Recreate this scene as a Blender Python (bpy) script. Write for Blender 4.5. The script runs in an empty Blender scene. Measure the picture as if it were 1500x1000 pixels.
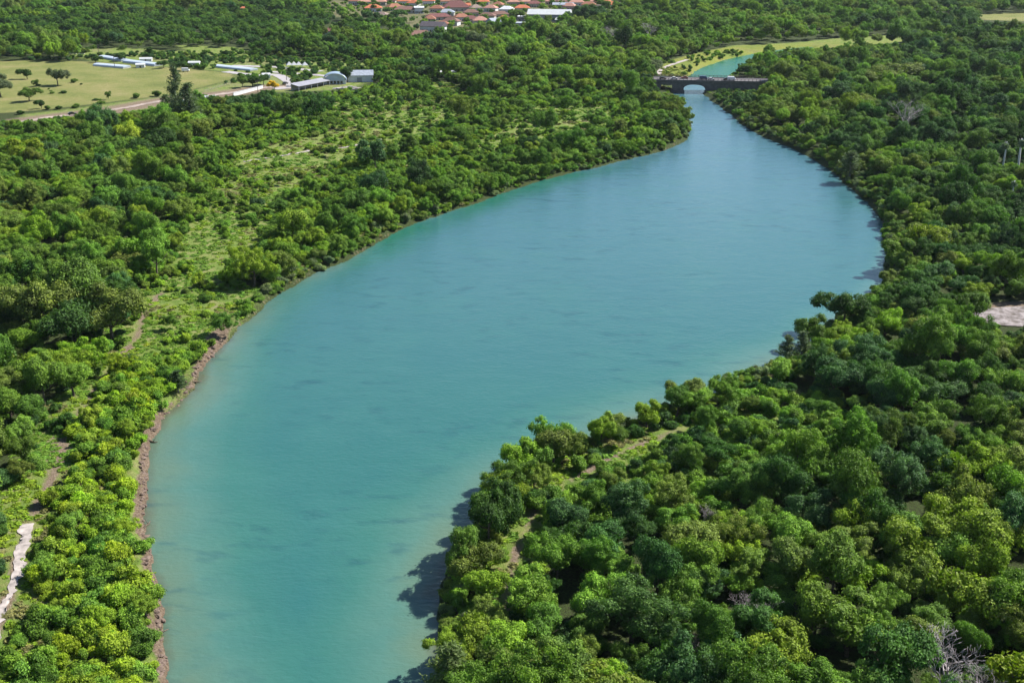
import bpy, math, random
import numpy as np
from mathutils import Vector, Matrix

rng = np.random.default_rng(7)
random.seed(7)
scene = bpy.context.scene
COL = scene.collection
R = math.radians

# ------------------------------------------------------------------ camera
F, CX, CY, H = 1700.0, 750.0, 500.0, 100.0        # focal length and centre for a 1500 x 1000 frame, camera height
PITCH = math.atan(630.0 / F)
sp, cp = math.sin(PITCH), math.cos(PITCH)
cd = bpy.data.cameras.new("camera")
cam = bpy.data.objects.new("camera", cd)
COL.objects.link(cam)
cam.location = (0, 0, H)
cam.rotation_euler = (math.pi / 2 - PITCH, 0, 0)
cd.sensor_width = 36.0
cd.lens = 36.0 * F / 1500.0
cd.clip_start = 1.0
cd.clip_end = 20000.0
scene.camera = cam


def ground_at(px, py, z=0.0):
    """point of the photograph -> point of the plane at height z (works on arrays)"""
    px = np.asarray(px, float); py = np.asarray(py, float)
    a = (px - CX) / F; b = (CY - py) / F
    dx, dy, dz = a, cp + b * sp, -sp + b * cp
    t = (z - H) / dz
    return dx * t, dy * t


def to_px(x, y, z):
    x = np.asarray(x, float); y = np.asarray(y, float); z = np.asarray(z, float)
    dep = y * cp - (z - H) * sp
    up = y * sp + (z - H) * cp
    return CX + F * x / dep, CY - F * up / dep, dep


# ------------------------------------------------------------------ noise
def _hash(ix, iy, seed):
    v = np.sin(ix * 127.1 + iy * 311.7 + seed * 74.7) * 43758.5453
    return v - np.floor(v)


def vnoise(x, y, seed=0):
    ix, iy = np.floor(x), np.floor(y)
    fx, fy = x - ix, y - iy
    fx = fx * fx * (3 - 2 * fx); fy = fy * fy * (3 - 2 * fy)
    a, b = _hash(ix, iy, seed), _hash(ix + 1, iy, seed)
    c, d = _hash(ix, iy + 1, seed), _hash(ix + 1, iy + 1, seed)
    return (a * (1 - fx) + b * fx) * (1 - fy) + (c * (1 - fx) + d * fx) * fy


def fbm(x, y, seed=0, octs=3):
    s, amp, tot = 0.0, 1.0, 0.0
    for o in range(octs):
        s = s + amp * vnoise(x * 2 ** o + 13.7 * o, y * 2 ** o - 7.1 * o, seed + o)
        tot += amp; amp *= 0.5
    return s / tot


# ------------------------------------------------------------------ plan of the place
def smooth_closed(pts, n=3):
    p = np.array(pts, float)
    out = []
    m = len(p)
    for i in range(m):
        p0, p1, p2, p3 = p[i - 1], p[i], p[(i + 1) % m], p[(i + 2) % m]
        for k in range(n):
            t = k / n
            out.append(0.5 * ((2 * p1) + (-p0 + p2) * t + (2 * p0 - 5 * p1 + 4 * p2 - p3) * t * t
                              + (-p0 + 3 * p1 - 3 * p2 + p3) * t ** 3))
    return np.array(out)


def smooth_open(pts, n=5):
    p = np.array(pts, float)
    p = np.vstack([2 * p[0] - p[1], p, 2 * p[-1] - p[-2]])
    out = []
    for i in range(1, len(p) - 2):
        p0, p1, p2, p3 = p[i - 1], p[i], p[i + 1], p[i + 2]
        for k in range(n):
            t = k / n
            out.append(0.5 * ((2 * p1) + (-p0 + p2) * t + (2 * p0 - 5 * p1 + 4 * p2 - p3) * t * t
                              + (-p0 + 3 * p1 - 3 * p2 + p3) * t ** 3))
    out.append(p[-2])
    return np.array(out)


RIVER_PX = [(262, 1500), (258, 1200), (250, 1060), (246, 1000), (238, 960), (234, 905), (222, 850), (216, 790), (212, 735),
            (213, 692), (218, 655), (232, 625), (250, 600), (264, 588), (281, 568), (291, 548), (308, 523), (330, 500),
            (345, 482), (376, 455), (410, 430), (455, 403), (500, 385), (545, 362), (575, 343), (610, 328), (650, 312),
            (700, 296), (750, 278), (800, 262), (850, 250), (900, 238), (950, 226), (985, 215), (1004, 205), (1011, 190),
            (1007, 172), (999, 158), (990, 146), (985, 139), (988, 130), (998, 118), (1017, 105), (1033, 97), (1058, 88.5),
            (1083, 83), (1110, 77.5), (1145, 72.5), (1185, 69), (1192, 70.5), (1160, 77), (1125, 87), (1100, 96),
            (1080, 106), (1056, 118), (1036, 130), (1030, 139), (1046, 149), (1066, 165), (1085, 180), (1106, 193), (1132, 206),
            (1162, 217), (1190, 233), (1215, 248), (1242, 271), (1266, 292), (1286, 317), (1294, 345), (1298, 375),
            (1296, 410), (1275, 440), (1240, 465), (1210, 482), (1197, 500), (1172, 520), (1150, 530), (1110, 552), (1060, 574), (1000, 593),
            (950, 611), (880, 636), (830, 659), (775, 687), (737, 720), (698, 764), (672, 806), (655, 838), (645, 880),
            (646, 930), (653, 1000), (670, 1100), (682, 1250), (690, 1500)]
_rx = smooth_closed(RIVER_PX, 3)
RX, RY = ground_at(_rx[:, 0], _rx[:, 1])
RIVER = np.stack([RX, RY], 1)


def inside(poly, x, y):
    poly = np.asarray(poly, float)
    c = np.zeros(np.shape(x), bool)
    x1, y1 = poly[-1]
    for x2, y2 in poly:
        cond = ((y2 > y) != (y1 > y))
        if cond.any():
            with np.errstate(divide='ignore', invalid='ignore'):
                c ^= cond & (x < (x1 - x2) * (y - y2) / (y1 - y2 + 1e-12) + x2)
        x1, y1 = x2, y2
    return c


def dist_poly(pts, x, y, closed=False):
    pts = np.asarray(pts, float)
    a = pts if closed else pts[:-1]
    b = np.roll(pts, -1, 0) if closed else pts[1:]
    out = np.empty(len(x))
    for s in range(0, len(x), 20000):
        X = x[s:s + 20000, None]; Y = y[s:s + 20000, None]
        vx, vy = b[:, 0] - a[:, 0], b[:, 1] - a[:, 1]
        t = np.clip(((X - a[:, 0]) * vx + (Y - a[:, 1]) * vy) / (vx * vx + vy * vy + 1e-9), 0, 1)
        out[s:s + 20000] = np.sqrt(((X - a[:, 0] - t * vx) ** 2 + (Y - a[:, 1] - t * vy) ** 2).min(1))
    return out


def shore(x, y):
    """distance to the river's edge in metres, positive on land, with a ragged edge"""
    x = np.asarray(x, float).ravel(); y = np.asarray(y, float).ravel()
    d = dist_poly(RIVER, x, y, True)
    s = np.where(inside(RIVER, x, y), -d, d)
    wob = (fbm(x / 16, y / 16, 3) - .5) * 2.6 + (fbm(x / 2.6, y / 2.6, 5) - .5) * 1.3
    return s + wob


SCARP = np.stack(ground_at([215, 225, 300, 340], [1000, 640, 520, 470]), 1)   # the eroded left bank near the camera
SCARP_POLY = np.stack(ground_at([150, 150, 240, 300, 345, 360, 330, 290, 280], [1500, 700, 520, 480, 470, 480, 560, 700, 1500]), 1)


def height(x, y, s=None):
    x = np.asarray(x, float).ravel(); y = np.asarray(y, float).ravel()
    if s is None:
        s = shore(x, y)
    low = (fbm(x / 120, y / 120, 11) - .5) * 2.0
    steep = inside(SCARP_POLY, x, y)
    top = 1.5 + low + np.clip((s - 10) / 120, 0, 1) * 1.2
    k = np.where(steep, 0.8, 0.6)
    up = np.maximum(top, .6) * (1 - np.exp(-np.clip(s, 0, None) * k))
    rough = (fbm(x / 1.7, y / 1.7, 21) - .5) * np.where(steep & (s < 5), 1.3, 0.4) * np.clip(s, 0, 1)
    down = -np.clip(-s * .13, 0, 3.0)
    return np.where(s > 0, up + rough, down)


# ------------------------------------------------------------------ object helpers
def tag(o, label=None, cat=None, group=None, kind=None):
    if label: o["label"] = label
    if cat: o["category"] = cat
    if group: o["group"] = group
    if kind: o["kind"] = kind
    return o


def empty(name, loc, rz=0.0, sc=1.0):
    o = bpy.data.objects.new(name, None)
    COL.objects.link(o)
    o.empty_display_size = 0.5
    o.location = loc
    o.rotation_euler = (0, 0, rz)
    o.scale = (sc, sc, sc) if not hasattr(sc, '__len__') else sc
    return o


def link(name, me, parent=None, loc=None):
    o = bpy.data.objects.new(name, me)
    COL.objects.link(o)
    if parent: o.parent = parent
    if loc is not None: o.location = loc
    return o


def np_mesh(name, co, faces, mat, smooth=False, attrs=None):
    """faces: (n,4) or (n,3) int array"""
    me = bpy.data.meshes.new(name)
    n, k = faces.shape
    me.vertices.add(len(co)); me.vertices.foreach_set("co", np.ascontiguousarray(co, np.float32).ravel())
    me.loops.add(n * k); me.loops.foreach_set("vertex_index", np.ascontiguousarray(faces, np.int32).ravel())
    me.polygons.add(n); me.polygons.foreach_set("loop_start", np.arange(0, n * k, k, dtype=np.int32))
    me.update(calc_edges=True)
    me.polygons.foreach_set("use_smooth", np.full(n, smooth))
    for an, av in (attrs or {}).items():
        av = np.asarray(av, np.float32)
        if av.ndim == 2:
            at = me.attributes.new(an, 'FLOAT_VECTOR', 'POINT'); at.data.foreach_set("vector", av.ravel())
        else:
            at = me.attributes.new(an, 'FLOAT', 'POINT'); at.data.foreach_set("value", av)
    if mat: me.materials.append(mat)
    me.validate()
    return me


class MB:
    def __init__(self): self.v, self.f = [], []

    def add(self, vs, fs):
        b = len(self.v)
        self.v += [tuple(p) for p in vs]
        self.f += [tuple(b + i for i in q) for q in fs]
        return self

    def box(self, x0, x1, y0, y1, z0, z1):
        return self.add([(x0, y0, z0), (x1, y0, z0), (x1, y1, z0), (x0, y1, z0), (x0, y0, z1), (x1, y0, z1), (x1, y1, z1), (x0, y1, z1)],
                        [(0, 3, 2, 1), (4, 5, 6, 7), (0, 1, 5, 4), (1, 2, 6, 5), (2, 3, 7, 6), (3, 0, 4, 7)])

    def hip(self, w, d, z, h, ov=.6, gable=False):
        """hip or gable roof over a w x d plan, with an eaves slab"""
        x, y = w / 2 + ov, d / 2 + ov
        r = 0 if gable else min(x, y) * .95
        e = .25
        if w >= d:
            a, b = (-x + r, 0, z + e + h), (x - r, 0, z + e + h)
            top = [(4, 5, 9, 8), (6, 7, 8, 9), (5, 6, 9), (7, 4, 8)]
        else:
            a, b = (0, -y + r, z + e + h), (0, y - r, z + e + h)
            top = [(5, 6, 9, 8), (7, 4, 8, 9), (4, 5, 8), (6, 7, 9)]
        vs = [(-x, -y, z), (x, -y, z), (x, y, z), (-x, y, z), (-x, -y, z + e), (x, -y, z + e), (x, y, z + e), (-x, y, z + e), a, b]
        return self.add(vs, [(0, 3, 2, 1), (0, 1, 5, 4), (1, 2, 6, 5), (2, 3, 7, 6), (3, 0, 4, 7)] + top)

    def tube(self, pts, rad, n=6):
        pts = [Vector(p) for p in pts]
        rings = []
        for i, p in enumerate(pts):
            d = (pts[min(i + 1, len(pts) - 1)] - pts[max(i - 1, 0)]).normalized()
            u = d.orthogonal().normalized(); w = d.cross(u)
            rings.append([p + (u * math.cos(2 * math.pi * k / n) + w * math.sin(2 * math.pi * k / n)) * rad[i] for k in range(n)])
        vs = [q for r in rings for q in r]
        fs = []
        for i in range(len(pts) - 1):
            for k in range(n):
                a, b = i * n + k, i * n + (k + 1) % n
                fs.append((a, b, b + n, a + n))
        fs.append(tuple(range(n))[::-1]); fs.append(tuple((len(pts) - 1) * n + k for k in range(n)))
        return self.add(vs, fs)

    def mesh(self, name, mat, smooth=False):
        me = bpy.data.meshes.new(name)
        me.from_pydata(self.v, [], self.f)
        me.materials.append(mat)
        if smooth:
            for p in me.polygons: p.use_smooth = True
        me.update()
        return me

    def build(self, name, mat, parent=None, smooth=False):
        return link(name, self.mesh(name, mat, smooth), parent)


# ------------------------------------------------------------------ materials
class NT:
    def __init__(self, name):
        self.m = bpy.data.materials.new(name)
        self.m.use_nodes = True
        self.t = self.m.node_tree
        self.n = self.t.nodes; self.n.clear()
        self.out = self.n.new('ShaderNodeOutputMaterial')

    def new(self, typ, **kw):
        nd = self.n.new(typ)
        for k, v in kw.items():
            if k.startswith('i_'):
                nd.inputs[k[2:].replace('_', ' ')].default_value = v
            else:
                setattr(nd, k, v)
        return nd

    def link(self, a, b): self.t.links.new(a, b)

    def noise(self, scale, detail=3, vec=None, rough=.55):
        nd = self.new('ShaderNodeTexNoise'); nd.inputs['Scale'].default_value = scale
        nd.inputs['Detail'].default_value = detail; nd.inputs['Roughness'].default_value = rough
        if vec is not None: self.link(vec, nd.inputs['Vector'])
        return nd.outputs['Fac']

    def ramp(self, fac, stops):
        nd = self.new('ShaderNodeValToRGB')
        el = nd.color_ramp.elements
        while len(el) > 1: el.remove(el[-1])
        for i, (p, c) in enumerate(stops):
            e = el[0] if i == 0 else el.new(p)
            e.position = p
            e.color = (*c, 1) if len(c) == 3 else c
        self.link(fac, nd.inputs['Fac'])
        return nd.outputs['Color']

    def mix(self, fac, a, b, mode='MIX'):
        nd = self.new('ShaderNodeMix', data_type='RGBA', blend_type=mode)
        for sock, v in ((nd.inputs[0], fac), (nd.inputs[6], a), (nd.inputs[7], b)):
            if hasattr(v, 'links'): self.link(v, sock)
            else: sock.default_value = v if not hasattr(v, '__len__') else ((*v, 1) if len(v) == 3 else v)
        return nd.outputs[2]

    def math(self, op, a, b=None, clamp=False):
        nd = self.new('ShaderNodeMath', operation=op, use_clamp=clamp)
        for i, v in enumerate((a, b)):
            if v is None: continue
            if hasattr(v, 'links'): self.link(v, nd.inputs[i])
            else: nd.inputs[i].default_value = v
        return nd.outputs[0]

    def attr(self, name, typ='GEOMETRY'):
        return self.new('ShaderNodeAttribute', attribute_name=name, attribute_type=typ)

    def pos(self): return self.new('ShaderNodeNewGeometry').outputs['Position']

    def bsdf(self, color, rough=.8, spec=.3, bump=None, bump_d=.1, bump_s=.5, **kw):
        b = self.new('ShaderNodeBsdfPrincipled')
        if hasattr(color, 'links'): self.link(color, b.inputs['Base Color'])
        else: b.inputs['Base Color'].default_value = (*color, 1)
        if hasattr(rough, 'links'): self.link(rough, b.inputs['Roughness'])
        else: b.inputs['Roughness'].default_value = rough
        b.inputs['Specular IOR Level'].default_value = spec
        for k, v in kw.items(): b.inputs[k].default_value = v
        if bump is not None:
            bn = self.new('ShaderNodeBump'); bn.inputs['Distance'].default_value = bump_d; bn.inputs['Strength'].default_value = bump_s
            self.link(bump, bn.inputs['Height']); self.link(bn.outputs[0], b.inputs['Normal'])
        self.link(b.outputs[0], self.out.inputs['Surface'])
        return b


def plain(name, col, rough=.7, var=.25, scale=1.5, spec=.3, **kw):
    """a painted or raw surface with some worn variation"""
    t = NT(name)
    n = t.noise(scale, 4, t.new('ShaderNodeTexCoord').outputs['Object'])
    c = t.ramp(n, [(.25, tuple(v * (1 - var) for v in col)), (.75, tuple(min(1, v * (1 + var)) for v in col))])
    t.bsdf(c, rough, spec, **kw)
    return t.m


def leaf_material(name, transl=.27, spec=.12):
    t = NT(name)
    col = t.attr('leaf_color', 'INSTANCER').outputs['Color']
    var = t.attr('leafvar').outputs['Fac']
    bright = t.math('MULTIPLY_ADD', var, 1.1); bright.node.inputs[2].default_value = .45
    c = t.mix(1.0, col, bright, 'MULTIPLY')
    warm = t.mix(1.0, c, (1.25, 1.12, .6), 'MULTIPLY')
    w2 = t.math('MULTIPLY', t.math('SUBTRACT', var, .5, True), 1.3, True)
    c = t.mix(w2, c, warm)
    b = t.new('ShaderNodeBsdfPrincipled')
    t.link(c, b.inputs['Base Color'])
    b.inputs['Roughness'].default_value = .55
    b.inputs['Specular IOR Level'].default_value = spec
    tr = t.new('ShaderNodeBsdfTranslucent')
    tc = t.mix(1.0, c, (1.05, 1.3, .5), 'MULTIPLY')
    t.link(tc, tr.inputs['Color'])
    mx = t.new('ShaderNodeMixShader'); mx.inputs[0].default_value = transl
    t.link(b.outputs[0], mx.inputs[1]); t.link(tr.outputs[0], mx.inputs[2])
    t.link(mx.outputs[0], t.out.inputs['Surface'])
    return t.m


LEAF = leaf_material("leaves")
GRASS = leaf_material("grass_blades", .2, .1)


def bark_material(name, a, b):
    t = NT(name)
    n = t.noise(6, 4, t.new('ShaderNodeTexCoord').outputs['Object'])
    t.bsdf(t.ramp(n, [(.3, a), (.7, b)]), .9, .1, bump=n, bump_d=.05)
    return t.m


BARK = bark_material("bark", (.05, .04, .03), (.16, .13, .10))
PALE_BARK = bark_material("pale_bark", (.48, .46, .44), (.70, .68, .66))
GREY_BARK = bark_material("grey_bark", (.22, .20, .21), (.42, .38, .39))


# ---- water
def water_material():
    t = NT("river_water")
    d = t.attr('offshore').outputs['Fac']           # metres from the shore
    up = t.attr('upstream').outputs['Fac']
    p = t.pos()
    mp = t.new('ShaderNodeMapping'); mp.inputs['Scale'].default_value = (1, 1, 1)
    t.link(p, mp.inputs['Vector'])
    big = t.noise(.018, 3, mp.outputs[0])
    mid = t.noise(.09, 3, mp.outputs[0])
    dd = t.math('ADD', d, t.math('MULTIPLY', t.math('SUBTRACT', big, .5), 9.0))
    dd = t.math('ADD', dd, t.math('MULTIPLY', t.math('SUBTRACT', mid, .5), 3.0))
    sh = t.attr('shoal').outputs['Fac']
    wid = t.math('MULTIPLY_ADD', sh, 21.0); wid.node.inputs[2].default_value = 3.5
    dd = t.math('ADD', d, t.math('MULTIPLY', t.math('SUBTRACT', dd, d), sh))
    fac = t.math('DIVIDE', dd, wid, True)
    c = t.ramp(fac, [(.0, (.080, .088, .052)), (.08, (.085, .135, .090)), (.34, (.058, .138, .110)), (.65, (.031, .116, .096)), (1.0, (.024, .104, .096))])
    c = t.mix(t.math('MULTIPLY', t.math('SUBTRACT', big, .45, True), 1.5, True), c, (.018, .090, .096))
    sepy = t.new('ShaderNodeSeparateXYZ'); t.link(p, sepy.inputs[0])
    far_sheen = t.math('MULTIPLY', t.math('SUBTRACT', sepy.outputs['Y'], 210.0), 1 / 340.0, True)
    c = t.mix(t.math('MULTIPLY', far_sheen, .85), c, (.052, .124, .172))  # pale blue sky sheen of the distant water, painted into the base colour
    c = t.mix(t.attr('bank_reflection').outputs['Fac'], c, (.012, .105, .066))  # emerald bank reflection painted into the water colour, together with shallow weed
    # dark weed patches on the bed
    sm = t.new('ShaderNodeMapping'); sm.inputs['Scale'].default_value = (.13, .26, 1); sm.inputs['Rotation'].default_value = (0, 0, .5)
    t.link(p, sm.inputs['Vector'])
    wd = t.noise(1.0, 3, sm.outputs[0], .5)
    patch = t.noise(.022, 1, p)
    w = t.math('MULTIPLY', t.math('MULTIPLY', t.math('SUBTRACT', wd, .54, True), 5.0, True), t.math('MULTIPLY', t.math('SUBTRACT', patch, .40, True), 6.0, True))
    c = t.mix(t.math('MULTIPLY', w, .55), c, (.010, .050, .066))
    c = t.mix(up, c, (.008, .115, .072))
    w1 = t.new('ShaderNodeMapping'); w1.inputs['Scale'].default_value = (.55, 1.0, 1); w1.inputs['Rotation'].default_value = (0, 0, -.25)
    t.link(p, w1.inputs['Vector'])
    rip = t.math('ADD', t.noise(1.3, 4, w1.outputs[0], .62), t.math('MULTIPLY', t.noise(.22, 2, w1.outputs[0]), 1.2))
    c = t.mix(t.math('MULTIPLY', t.math('SUBTRACT', t.noise(.045, 4, p, .65), .5, True), 1.6, True), c, (.036, .128, .112))
    wind = t.new('ShaderNodeMapping'); wind.inputs['Scale'].default_value = (.012, .05, 1); wind.inputs['Rotation'].default_value = (0, 0, .3); t.link(p, wind.inputs['Vector'])
    wr = t.math('MULTIPLY_ADD', t.noise(1.0, 4, wind.outputs[0], .6), .24); wr.node.inputs[2].default_value = .0
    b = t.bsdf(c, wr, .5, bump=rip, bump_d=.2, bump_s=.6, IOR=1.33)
    sl = t.math('MULTIPLY_ADD', up, -.36); sl.node.inputs[2].default_value = .5
    t.link(sl, b.inputs['Specular IOR Level'])
    return t.m


# ---- ground
def ground_material():
    t = NT("soil_and_grass")
    p = t.pos()
    n1 = t.noise(.35, 4, p); n2 = t.noise(2.4, 4, p); n3 = t.noise(.035, 5, p, .62)
    soil = t.ramp(n2, [(.3, (.030, .030, .016)), (.55, (.040, .058, .018)), (.75, (.055, .085, .022))])
    grass = t.ramp(n1, [(.28, (.080, .135, .026)), (.46, (.125, .180, .036)), (.6, (.175, .195, .062)), (.74, (.21, .195, .10))])
    dry = t.ramp(t.math('ADD', t.math('MULTIPLY', n3, .7), t.math('MULTIPLY', n1, .3)),
                 [(.33, (.105, .125, .036)), (.47, (.150, .165, .050)), (.59, (.195, .185, .070)), (.7, (.26, .22, .115))])
    yellow = t.ramp(n3, [(.3, (.10, .155, .028)), (.55, (.17, .185, .036)), (.7, (.15, .155, .055))])
    rock = t.ramp(n2, [(.28, (.07, .048, .036)), (.5, (.125, .092, .064)), (.68, (.205, .158, .118)), (.8, (.33, .29, .26))])
    dirt = t.ramp(n2, [(.3, (.11, .080, .050)), (.55, (.19, .145, .105)), (.75, (.26, .21, .16))])
    c = soil
    for nm, col in (('meadow', grass), ('field', dry), ('yellow', yellow), ('dirt', dirt), ('bank', rock)):
        a = t.attr(nm).outputs['Fac']
        e = t.math('ADD', a, t.math('MULTIPLY', t.math('SUBTRACT', n2, .5), .9))
        e = t.math('MULTIPLY', t.math('SUBTRACT', e, .3), 2.5, True)
        c = t.mix(e, c, col)
    t.bsdf(c, .95, .1, bump=t.math('ADD', n2, t.noise(9, 3, p)), bump_d=.25, bump_s=.9)
    return t.m


# ------------------------------------------------------------------ zones of the plan (outlines on the ground)
def area(*pts):
    return np.stack(ground_at([p[0] for p in pts], [p[1] for p in pts]), 1)


def line(*pts, n=6):
    q = smooth_open(pts, n)
    return np.stack(ground_at(q[:, 0], q[:, 1], 1.5), 1)


FIELD = area((-90, 97), (60, 94), (150, 97), (260, 106), (338, 113), (345, 121), (300, 134), (240, 147), (150, 158), (80, 166), (20, 172), (-90, 180))
SITE = area((95, 76), (180, 76), (300, 82), (470, 95), (548, 103), (550, 122), (515, 137), (430, 141), (340, 142), (225, 166), (40, 186), (30, 176), (150, 160),
            (245, 147), (305, 134), (350, 121), (340, 112), (260, 105), (140, 96), (95, 84))
TOWN = area((470, 30), (480, -20), (915, -20), (905, 30), (860, 32), (790, 46), (720, 47), (655, 62), (595, 64), (575, 34), (500, 30))
MEADOW1 = area((175, 515), (205, 445), (250, 400), (280, 330), (330, 275), (350, 235), (450, 212), (520, 195), (600, 180), (660, 190), (600, 222), (520, 250),
               (450, 290), (410, 325), (370, 380), (330, 420), (385, 432), (340, 482), (300, 520), (240, 540), (205, 545))
LEFTMIX = area((300, 225), (420, 165), (560, 130), (760, 150), (900, 140), (990, 190), (960, 222), (850, 248), (560, 352), (440, 402), (200, 445), (235, 350), (270, 290))
MEADOW2 = area((470, 160), (560, 145), (650, 155), (690, 175), (600, 205), (480, 205))
MEADOW3 = area((780, 160), (890, 158), (905, 190), (850, 205), (740, 228), (700, 240), (640, 250), (720, 205))
STRIP = area((95, 640), (160, 560), (230, 540), (300, 520), (262, 588), (210, 700), (240, 960), (265, 1500), (-160, 1500), (-40, 1020), (35, 850), (60, 760))
YELLOW = area((966, 112), (972, 97), (1005, 87), (1075, 70), (1150, 66), (1230, 59), (1330, 55), (1330, 65), (1195, 76), (1110, 81), (1030, 99), (1010, 118))
FARFIELD = area((1428, 26), (1510, 22), (1560, 30), (1500, 36), (1440, 34))
PLANTATION = area((-60, 50), (60, 36), (330, 24), (460, 32), (475, 56), (330, 76), (200, 76), (60, 64), (-60, 70))
VINES = area((775, 760), (850, 700), (1010, 628), (1120, 575), (1230, 600), (1250, 660), (1180, 720), (1040, 770), (900, 780), (790, 800))
BRIDGE_FRONT = area((966, 121), (1112, 121), (1112, 150), (1060, 168), (1000, 150), (966, 142))
BRIDGE_BACK = area((955, 100), (1070, 95), (1090, 121), (955, 121))
RIGHT_NEAR = area((600, 1600), (620, 850), (760, 700), (1000, 600), (1190, 500), (1700, 420), (2000, 1600))
RIGHT_MID = area((1030, 145), (1120, 118), (1600, 60), (1900, 460), (1190, 520), (1310, 400), (1300, 330), (1200, 240), (1060, 165))
CLEARING = area((1420, 463), (1442, 454), (1510, 451), (1600, 454), (1600, 480), (1500, 479), (1444, 473))
FAR_GLADES = [area((480, 92), (560, 98), (570, 108), (470, 105)), area((640, 168), (668, 168), (668, 182), (640, 182)), area((600, 122), (660, 128), (700, 150), (640, 142)),
              area((195, 168), (240, 166), (250, 188), (200, 190)), area((810, 140), (845, 142), (840, 152), (808, 150)), area((560, 50), (596, 56), (580, 64), (550, 60)),
              area((255, 72), (350, 75), (380, 92), (300, 90)), area((1330, 34), (1400, 24), (1420, 34), (1350, 44))]

TRACK = line((-20, 960), (5, 895), (22, 850), (32, 800), (45, 760), (68, 718), (84, 680), (96, 640), (118, 605), (150, 560), (180, 520), (203, 485), (215, 455), (236, 432))
WHITE_PATH = line((-40, 1010), (-12, 940), (8, 888), (24, 850), (33, 800), (42, 768))
MEADOW_PATH = line((358, 243), (390, 238), (425, 232), (455, 226))
MEADOW_PATH2 = line((495, 222), (520, 217), (560, 207))
RIGHT_TRAIL = line((1012, 620), (960, 646), (905, 669), (850, 698), (808, 727), (778, 758), (758, 800), (748, 850), (745, 905), (762, 960), (775, 1010))
FIELD_ROAD = line((20, 184), (75, 175), (130, 168), (180, 161), (225, 153), (262, 147), (300, 143), (345, 138), (390, 131), (420, 130))
SITE_ROAD = line((330, 108), (380, 114), (403, 112), (418, 119), (428, 127), (420, 131), (402, 133))
BACK_ROAD = line((340, 99), (400, 101), (440, 104), (470, 107))
FARM_ROAD = line((395, 108), (430, 110), (470, 113), (490, 117))
BANK_PATH = line((966, 110), (967, 104), (980, 97.5), (1007, 89))
LINES = [(TRACK, 2.4), (MEADOW_PATH, 2.5), (MEADOW_PATH2, 2.5), (RIGHT_TRAIL, .9), (FIELD_ROAD, 7), (BACK_ROAD, 6), (FARM_ROAD, 5), (SITE_ROAD, 6), (BANK_PATH, 3)]

# ------------------------------------------------------------------ ground and river
ang = np.concatenate([np.radians(np.linspace(-180, -34, 40, endpoint=False)), np.radians(np.linspace(-34, 34, 520, endpoint=False)), np.radians(np.linspace(34, 180, 40))])
rad = np.concatenate([np.linspace(1, 95, 14, endpoint=False), np.geomspace(95, 2200, 640, endpoint=False), np.geomspace(2200, 14000, 14)])
A, RR = np.meshgrid(ang, rad)
gx, gy = (RR * np.sin(A)).ravel(), (RR * np.cos(A)).ravel()
gs = shore(gx, gy)
gz = height(gx, gy, gs)
NA, NR = len(ang), len(rad)
ii = np.arange(NR - 1)[:, None] * NA + np.arange(NA - 1)[None, :]
quads = np.stack([ii, ii + 1, ii + NA + 1, ii + NA], -1).reshape(-1, 4)[:, ::-1]


def soft(poly, w):
    d = dist_poly(poly, gx, gy, True)
    return np.clip(.5 + np.where(inside(poly, gx, gy), d, -d) / w, 0, 1)


meadow = np.maximum.reduce([soft(MEADOW1, 14), soft(MEADOW2, 16), soft(MEADOW3, 16), soft(STRIP, 10), soft(VINES, 10) * .8] + [soft(g, 14) for g in FAR_GLADES])
fieldm = np.maximum(soft(FIELD, 8), soft(FARFIELD, 20))
dtrack = dist_poly(TRACK, gx, gy)
meadow = np.maximum(meadow, np.clip(1.3 - np.minimum(dtrack, dist_poly(RIGHT_TRAIL, gx, gy) * 1.6) / 9, 0, 1))
dirt = np.clip(1.15 - dtrack / 1.9, 0, 1) * np.clip(-.25 + 1.9 * fbm(gx / 6, gy / 6, 19), 0, 1)
dirt = np.maximum(dirt, np.clip(1.1 - dist_poly(RIGHT_TRAIL, gx, gy) / 1.4, 0, 1) * np.clip(-.2 + 1.9 * fbm(gx / 5, gy / 5, 29), 0, 1))
dirt = np.maximum(dirt, np.clip(1.2 - dist_poly(FIELD_ROAD, gx, gy) / 16, 0, 1))
meadow = np.maximum.reduce([meadow, soft(YELLOW, 10), soft(SITE, 14), soft(TOWN, 20) * .45, soft(LEFTMIX, 20) * .8 * np.clip((gs - 3) / 4, 0, 1)])
dirt = np.maximum(dirt, soft(TOWN, 20) * .45)
dirt = np.maximum(dirt, soft(SITE, 12) * .42 * np.clip(fbm(gx / 18, gy / 18, 23) * 2.6 - .7, 0, 1))
dirt = np.maximum(dirt, soft(CLEARING, 5))
dirt = np.maximum(dirt, soft(area((70, 700), (72, 655), (98, 628), (108, 660), (100, 700)), 5))
steep = inside(SCARP_POLY, gx, gy)
bankw = np.where(steep, 1.3, .5) + np.where(steep, 4.0, 1.6) * (fbm(gx / 12, gy / 12, 17) - .5)
bank = np.clip((bankw - np.abs(gs - .4)) / 1.2, 0, 1)
bank = np.maximum(bank, soft(area((285, 545), (292, 520), (305, 500), (325, 482), (340, 480), (330, 505), (308, 530), (292, 552)), 2))
bank = np.maximum(bank, soft(area((200, 925), (215, 905), (238, 930), (246, 960), (240, 975), (215, 955)), 1.2))
me = np_mesh("ground", np.stack([gx, gy, gz], 1), quads, ground_material(), True,
             dict(meadow=meadow, field=fieldm, yellow=soft(YELLOW, 10) * np.clip((1010 - gy) / 120, 0, 1), dirt=dirt, bank=bank))
tag(link("ground", me), kind="structure")

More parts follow.
